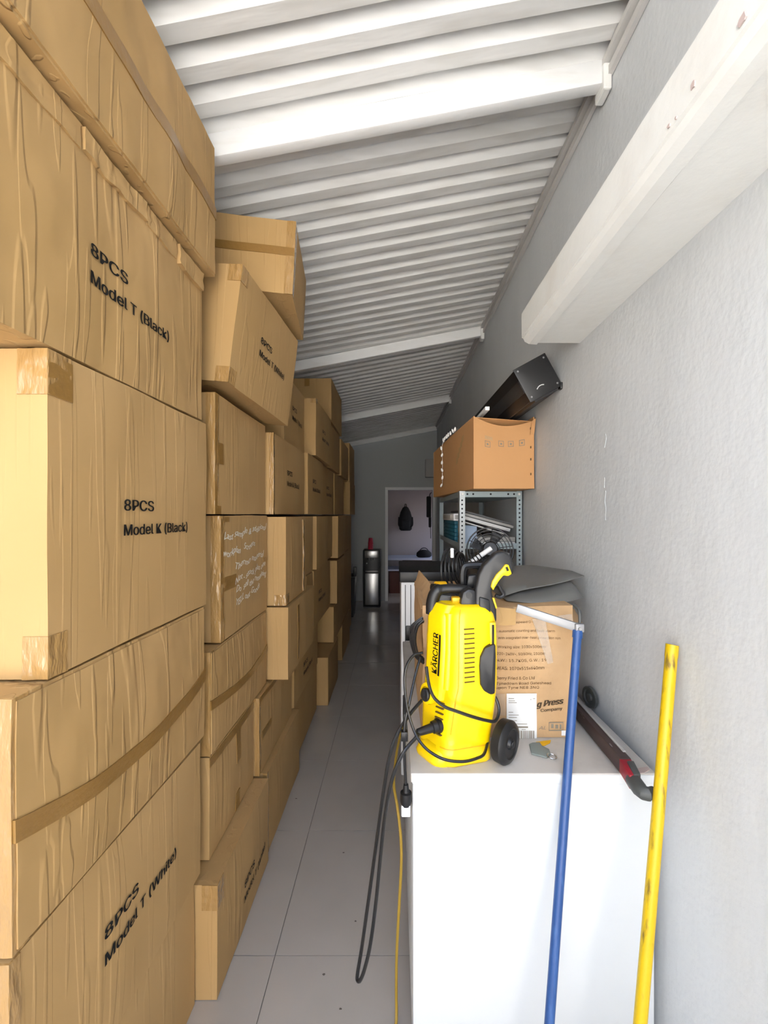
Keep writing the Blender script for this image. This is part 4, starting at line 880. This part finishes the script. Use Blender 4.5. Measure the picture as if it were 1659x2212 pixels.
# string lights over the aisle side of the open carton
sl = thing('string_lights', 'string of small white bulbs hanging down the open carton side', 'string lights', lpt(.42, .5, .01))
wire = [lpt(.72, 1.015, .004), lpt(.55, 1.02, .006), lpt(.40, 1.02, .009), lpt(.36, .92, .014), lpt(.36, .75, .014), lpt(.355, .55, .014), lpt(.35, .35, .014), lpt(.35, .20, .014)]
MB().tube(wire, .0013, 6, 5).build('wire', 'white_matte', sl, True)
for s_, t_ in ((.70, 1.02), (.65, 1.025), (.60, 1.025), (.55, 1.03), (.50, 1.03), (.45, 1.03), (.41, 1.02), (.35, .90), (.37, .76), (.36, .62), (.355, .48), (.372, .33), (.34, .19)):
    c = lpt(s_, t_, .018); d2 = V((random.uniform(-.5, .5), random.uniform(-.5, .5), -1))
    disc(c, d2, [(-.012, .003), (-.006, .006), (.004, .0085), (.012, .006), (.016, .002)], 10).build('bulb', 'paper', sl, True)

# ------------------------------------------------------------------ far end
wc = thing('water_dispenser', 'black and stainless water dispenser by the far wall', 'water dispenser', (-.385, 7.25, 0))
X0, X1, Y0, Y1 = -.545, -.245, 7.10, 7.42
MB().rbox((X0, Y0+.03, .02), (X1, Y1, 1.0), .012).build('cabinet', 'black', wc, True)
MB().rbox((X0+.035, Y0+.012, .06), (X1-.035, Y0+.04, .60), .008).build('door', 'steel', wc, True)
MB().rbox((X0+.03, Y0+.0, .86), (X1-.035, Y0+.045, .99), .012).build('control_panel', 'steel', wc, True)
MB().rbox((X0+.04, Y0+.008, .625), (X1-.04, Y0+.04, .645), .004).build('drip_tray', 'alu', wc, True)
for x in (-.44, -.395, -.35): disc((x, Y0+.02, .86), (0, 0, -1), [(0, .012), (.035, .008)], 10).build('tap', 'alu', wc, True)
disc((X0+.065, Y0+.032, .77), (0, -1, 0), [(0, .014), (.004, .012)], 14).build('badge', 'slab_grey', wc, True)
MB().box((X0+.01, Y0+.05, 0), (X1-.01, Y1-.02, .02)).build('foot', 'black', wc)
cs = thing('paper_cups', 'stack of red cups upside down on the water dispenser', 'cups', (-.42, 7.24, 1.0))
for k in range(3):
    disc((-.42, 7.24, 1.002+k*.045), (0, 0, 1), [(0, .046-.0*k), (.012, .044), (.10, .034), (.105, .030)], 20).build('cup', 'redcup', cs, True)
bp = thing('backpack', 'black backpack hanging on the wall beyond the doorway', 'backpack', (.235, 9.18, 1.25))
rings = []
for z, rx, ry in ((1.25, .10, .05), (1.28, .135, .075), (1.38, .15, .085), (1.52, .145, .08), (1.66, .11, .06), (1.75, .065, .04), (1.78, .03, .02)):
    rings.append([V((.235+rx*math.cos(2*PI*k/20), 9.165+ry*math.sin(2*PI*k/20), z)) for k in range(20)])
MB().loft(rings).build('bag', 'fabric', bp, True, 80)
MB().tube([(.215, 9.17, 1.76), (.22, 9.19, 1.82), (.235, 9.21, 1.84), (.25, 9.19, 1.82), (.255, 9.17, 1.76)], .007, 8, 4).build('loop', 'fabric', bp, True)
MB().rbox((.15, 9.06, 1.29), (.32, 9.11, 1.48), .02).build('pocket', 'fabric', bp, True)
for s_ in (-1, 1): MB().tube([(.235+.10*s_, 9.10, 1.32), (.235+.155*s_, 9.12, 1.38), (.235+.15*s_, 9.14, 1.55)], .012, 8, 4).build('strap', 'fabric', bp, True)
hk = tag(MB().tube([(.235, 9.252, 1.83), (.235, 9.22, 1.83), (.235, 9.205, 1.845)], .006, 8).build('wall_hook', 'steel', smooth=True, origin=(.235, 9.25, 1.83)), 'small metal hook above the black backpack', 'hook')
dk = thing('desk', 'pale desk beyond the doorway', 'desk', (.4, 8.7, 0))
MB().rbox((-.5, 8.35, .69), (1.6, 9.1, .725), .004).build('desktop', 'desk', dk, True)
for x in (-.46, 1.54):
    for y in (8.42, 9.05): MB().box((x-.02, y-.02, 0), (x+.02, y+.02, .69)).build('leg', 'wood_dark', dk)
MB().box((.16, 8.42, .12), (1.2, 9.05, .685)).build('drawer_unit', 'wood_dark', dk)
MB().rbox((-.42, 8.45, .46), (.15, 9.05, .49), .003).build('lower_shelf', 'desk', dk, True)
o = MB().rbox((-.12, 8.5, .0), (.12, 8.95, .44), .01).build('storage_box', 'wood_red', smooth=True, origin=(0, 8.7, 0)); tag(o, 'dark red box under the desk beyond the doorway', 'box')
o = thing('black_bag', 'black bag lying on the desk beyond the doorway', 'bag', (.62, 8.6, .726))
rg = [[V((.60+.16*sx*math.cos(2*PI*k/16), 8.6+.10*sx*math.sin(2*PI*k/16), .727+z)) for k in range(16)] for z, sx in ((0, .8), (.03, 1), (.09, .95), (.13, .7), (.15, .3))]
MB().loft(rg).build('bag', 'fabric', o, True, 80)
MB().tube([(.5, 8.6, .85), (.56, 8.58, .91), (.64, 8.58, .91), (.70, 8.6, .85)], .008, 8, 4).build('strap', 'fabric', o, True)
hg = thing('hanging_strap', 'dark bag and strap hanging at the right door jamb', 'bag', (.66, 7.93, 1.35))
MB().rbox((.60, 7.87, 1.55), (.685, 7.95, 1.95), .02).build('pouch', 'fabric', hg, True)
MB().rbox((.64, 7.89, 1.36), (.69, 7.94, 1.57), .015).build('tail', 'fabric', hg, True)
MB().tube([(.655, 7.91, 1.94), (.67, 7.92, 2.0), (.695, 7.93, 2.02)], .008, 8, 3).build('hanger', 'fabric', hg, True)
MB().tube([(.675, 7.915, 1.37), (.68, 7.915, 1.15)], .006, 8).build('strap', 'fabric', hg, True)
tag(MB().rbox((.56, YB-.14, 2.29), (.72, YB-.001, 2.62), .008).build('wall_unit', 'slab_grey', smooth=True, origin=(.64, YB, 2.45)), 'grey box mounted high on the far wall right of the doorway', 'wall box')
wb = thing('black_bin', 'black upright trolley bin by the far end of the cartons', 'bin', (-.74, 6.65, 0))
MB().loft([[V((x, y, z)) for x, y in ((-.86+i_, 6.48+i_), (-.62-i_, 6.48+i_), (-.62-i_, 6.84-i_), (-.86+i_, 6.84-i_))] for z, i_ in ((0.0, .03), (.60, .0), (.62, -.005), (.64, -.005))]).build('bin', 'black', wb)
MB().rbox((-.66, 6.50, .64), (-.60, 6.58, .78), .008).build('head', 'black', wb, True)
MB().tube([(-.655, 6.485, .74), (-.655, 6.475, .84), (-.66, 6.475, .70)], .009, 8).build('handle', 'alu', wb, True)
sp = [(640, 1725), (742, 1842), (768, 1990), (700, 2105), (735, 2180), (628, 1802), (655, 2150)]
for (px, py) in sp[:5]:
    q = hz(px, py, 0.0); n = 7
    MB().prism([V((q.x+.008*random.uniform(.4, 1)*math.cos(2*PI*k/n), q.y+.004*random.uniform(.4, 1)*math.sin(2*PI*k/n), .0002)) for k in range(n)], (0, 0, .0006)).build('dirt_mark', 'speck', fl)
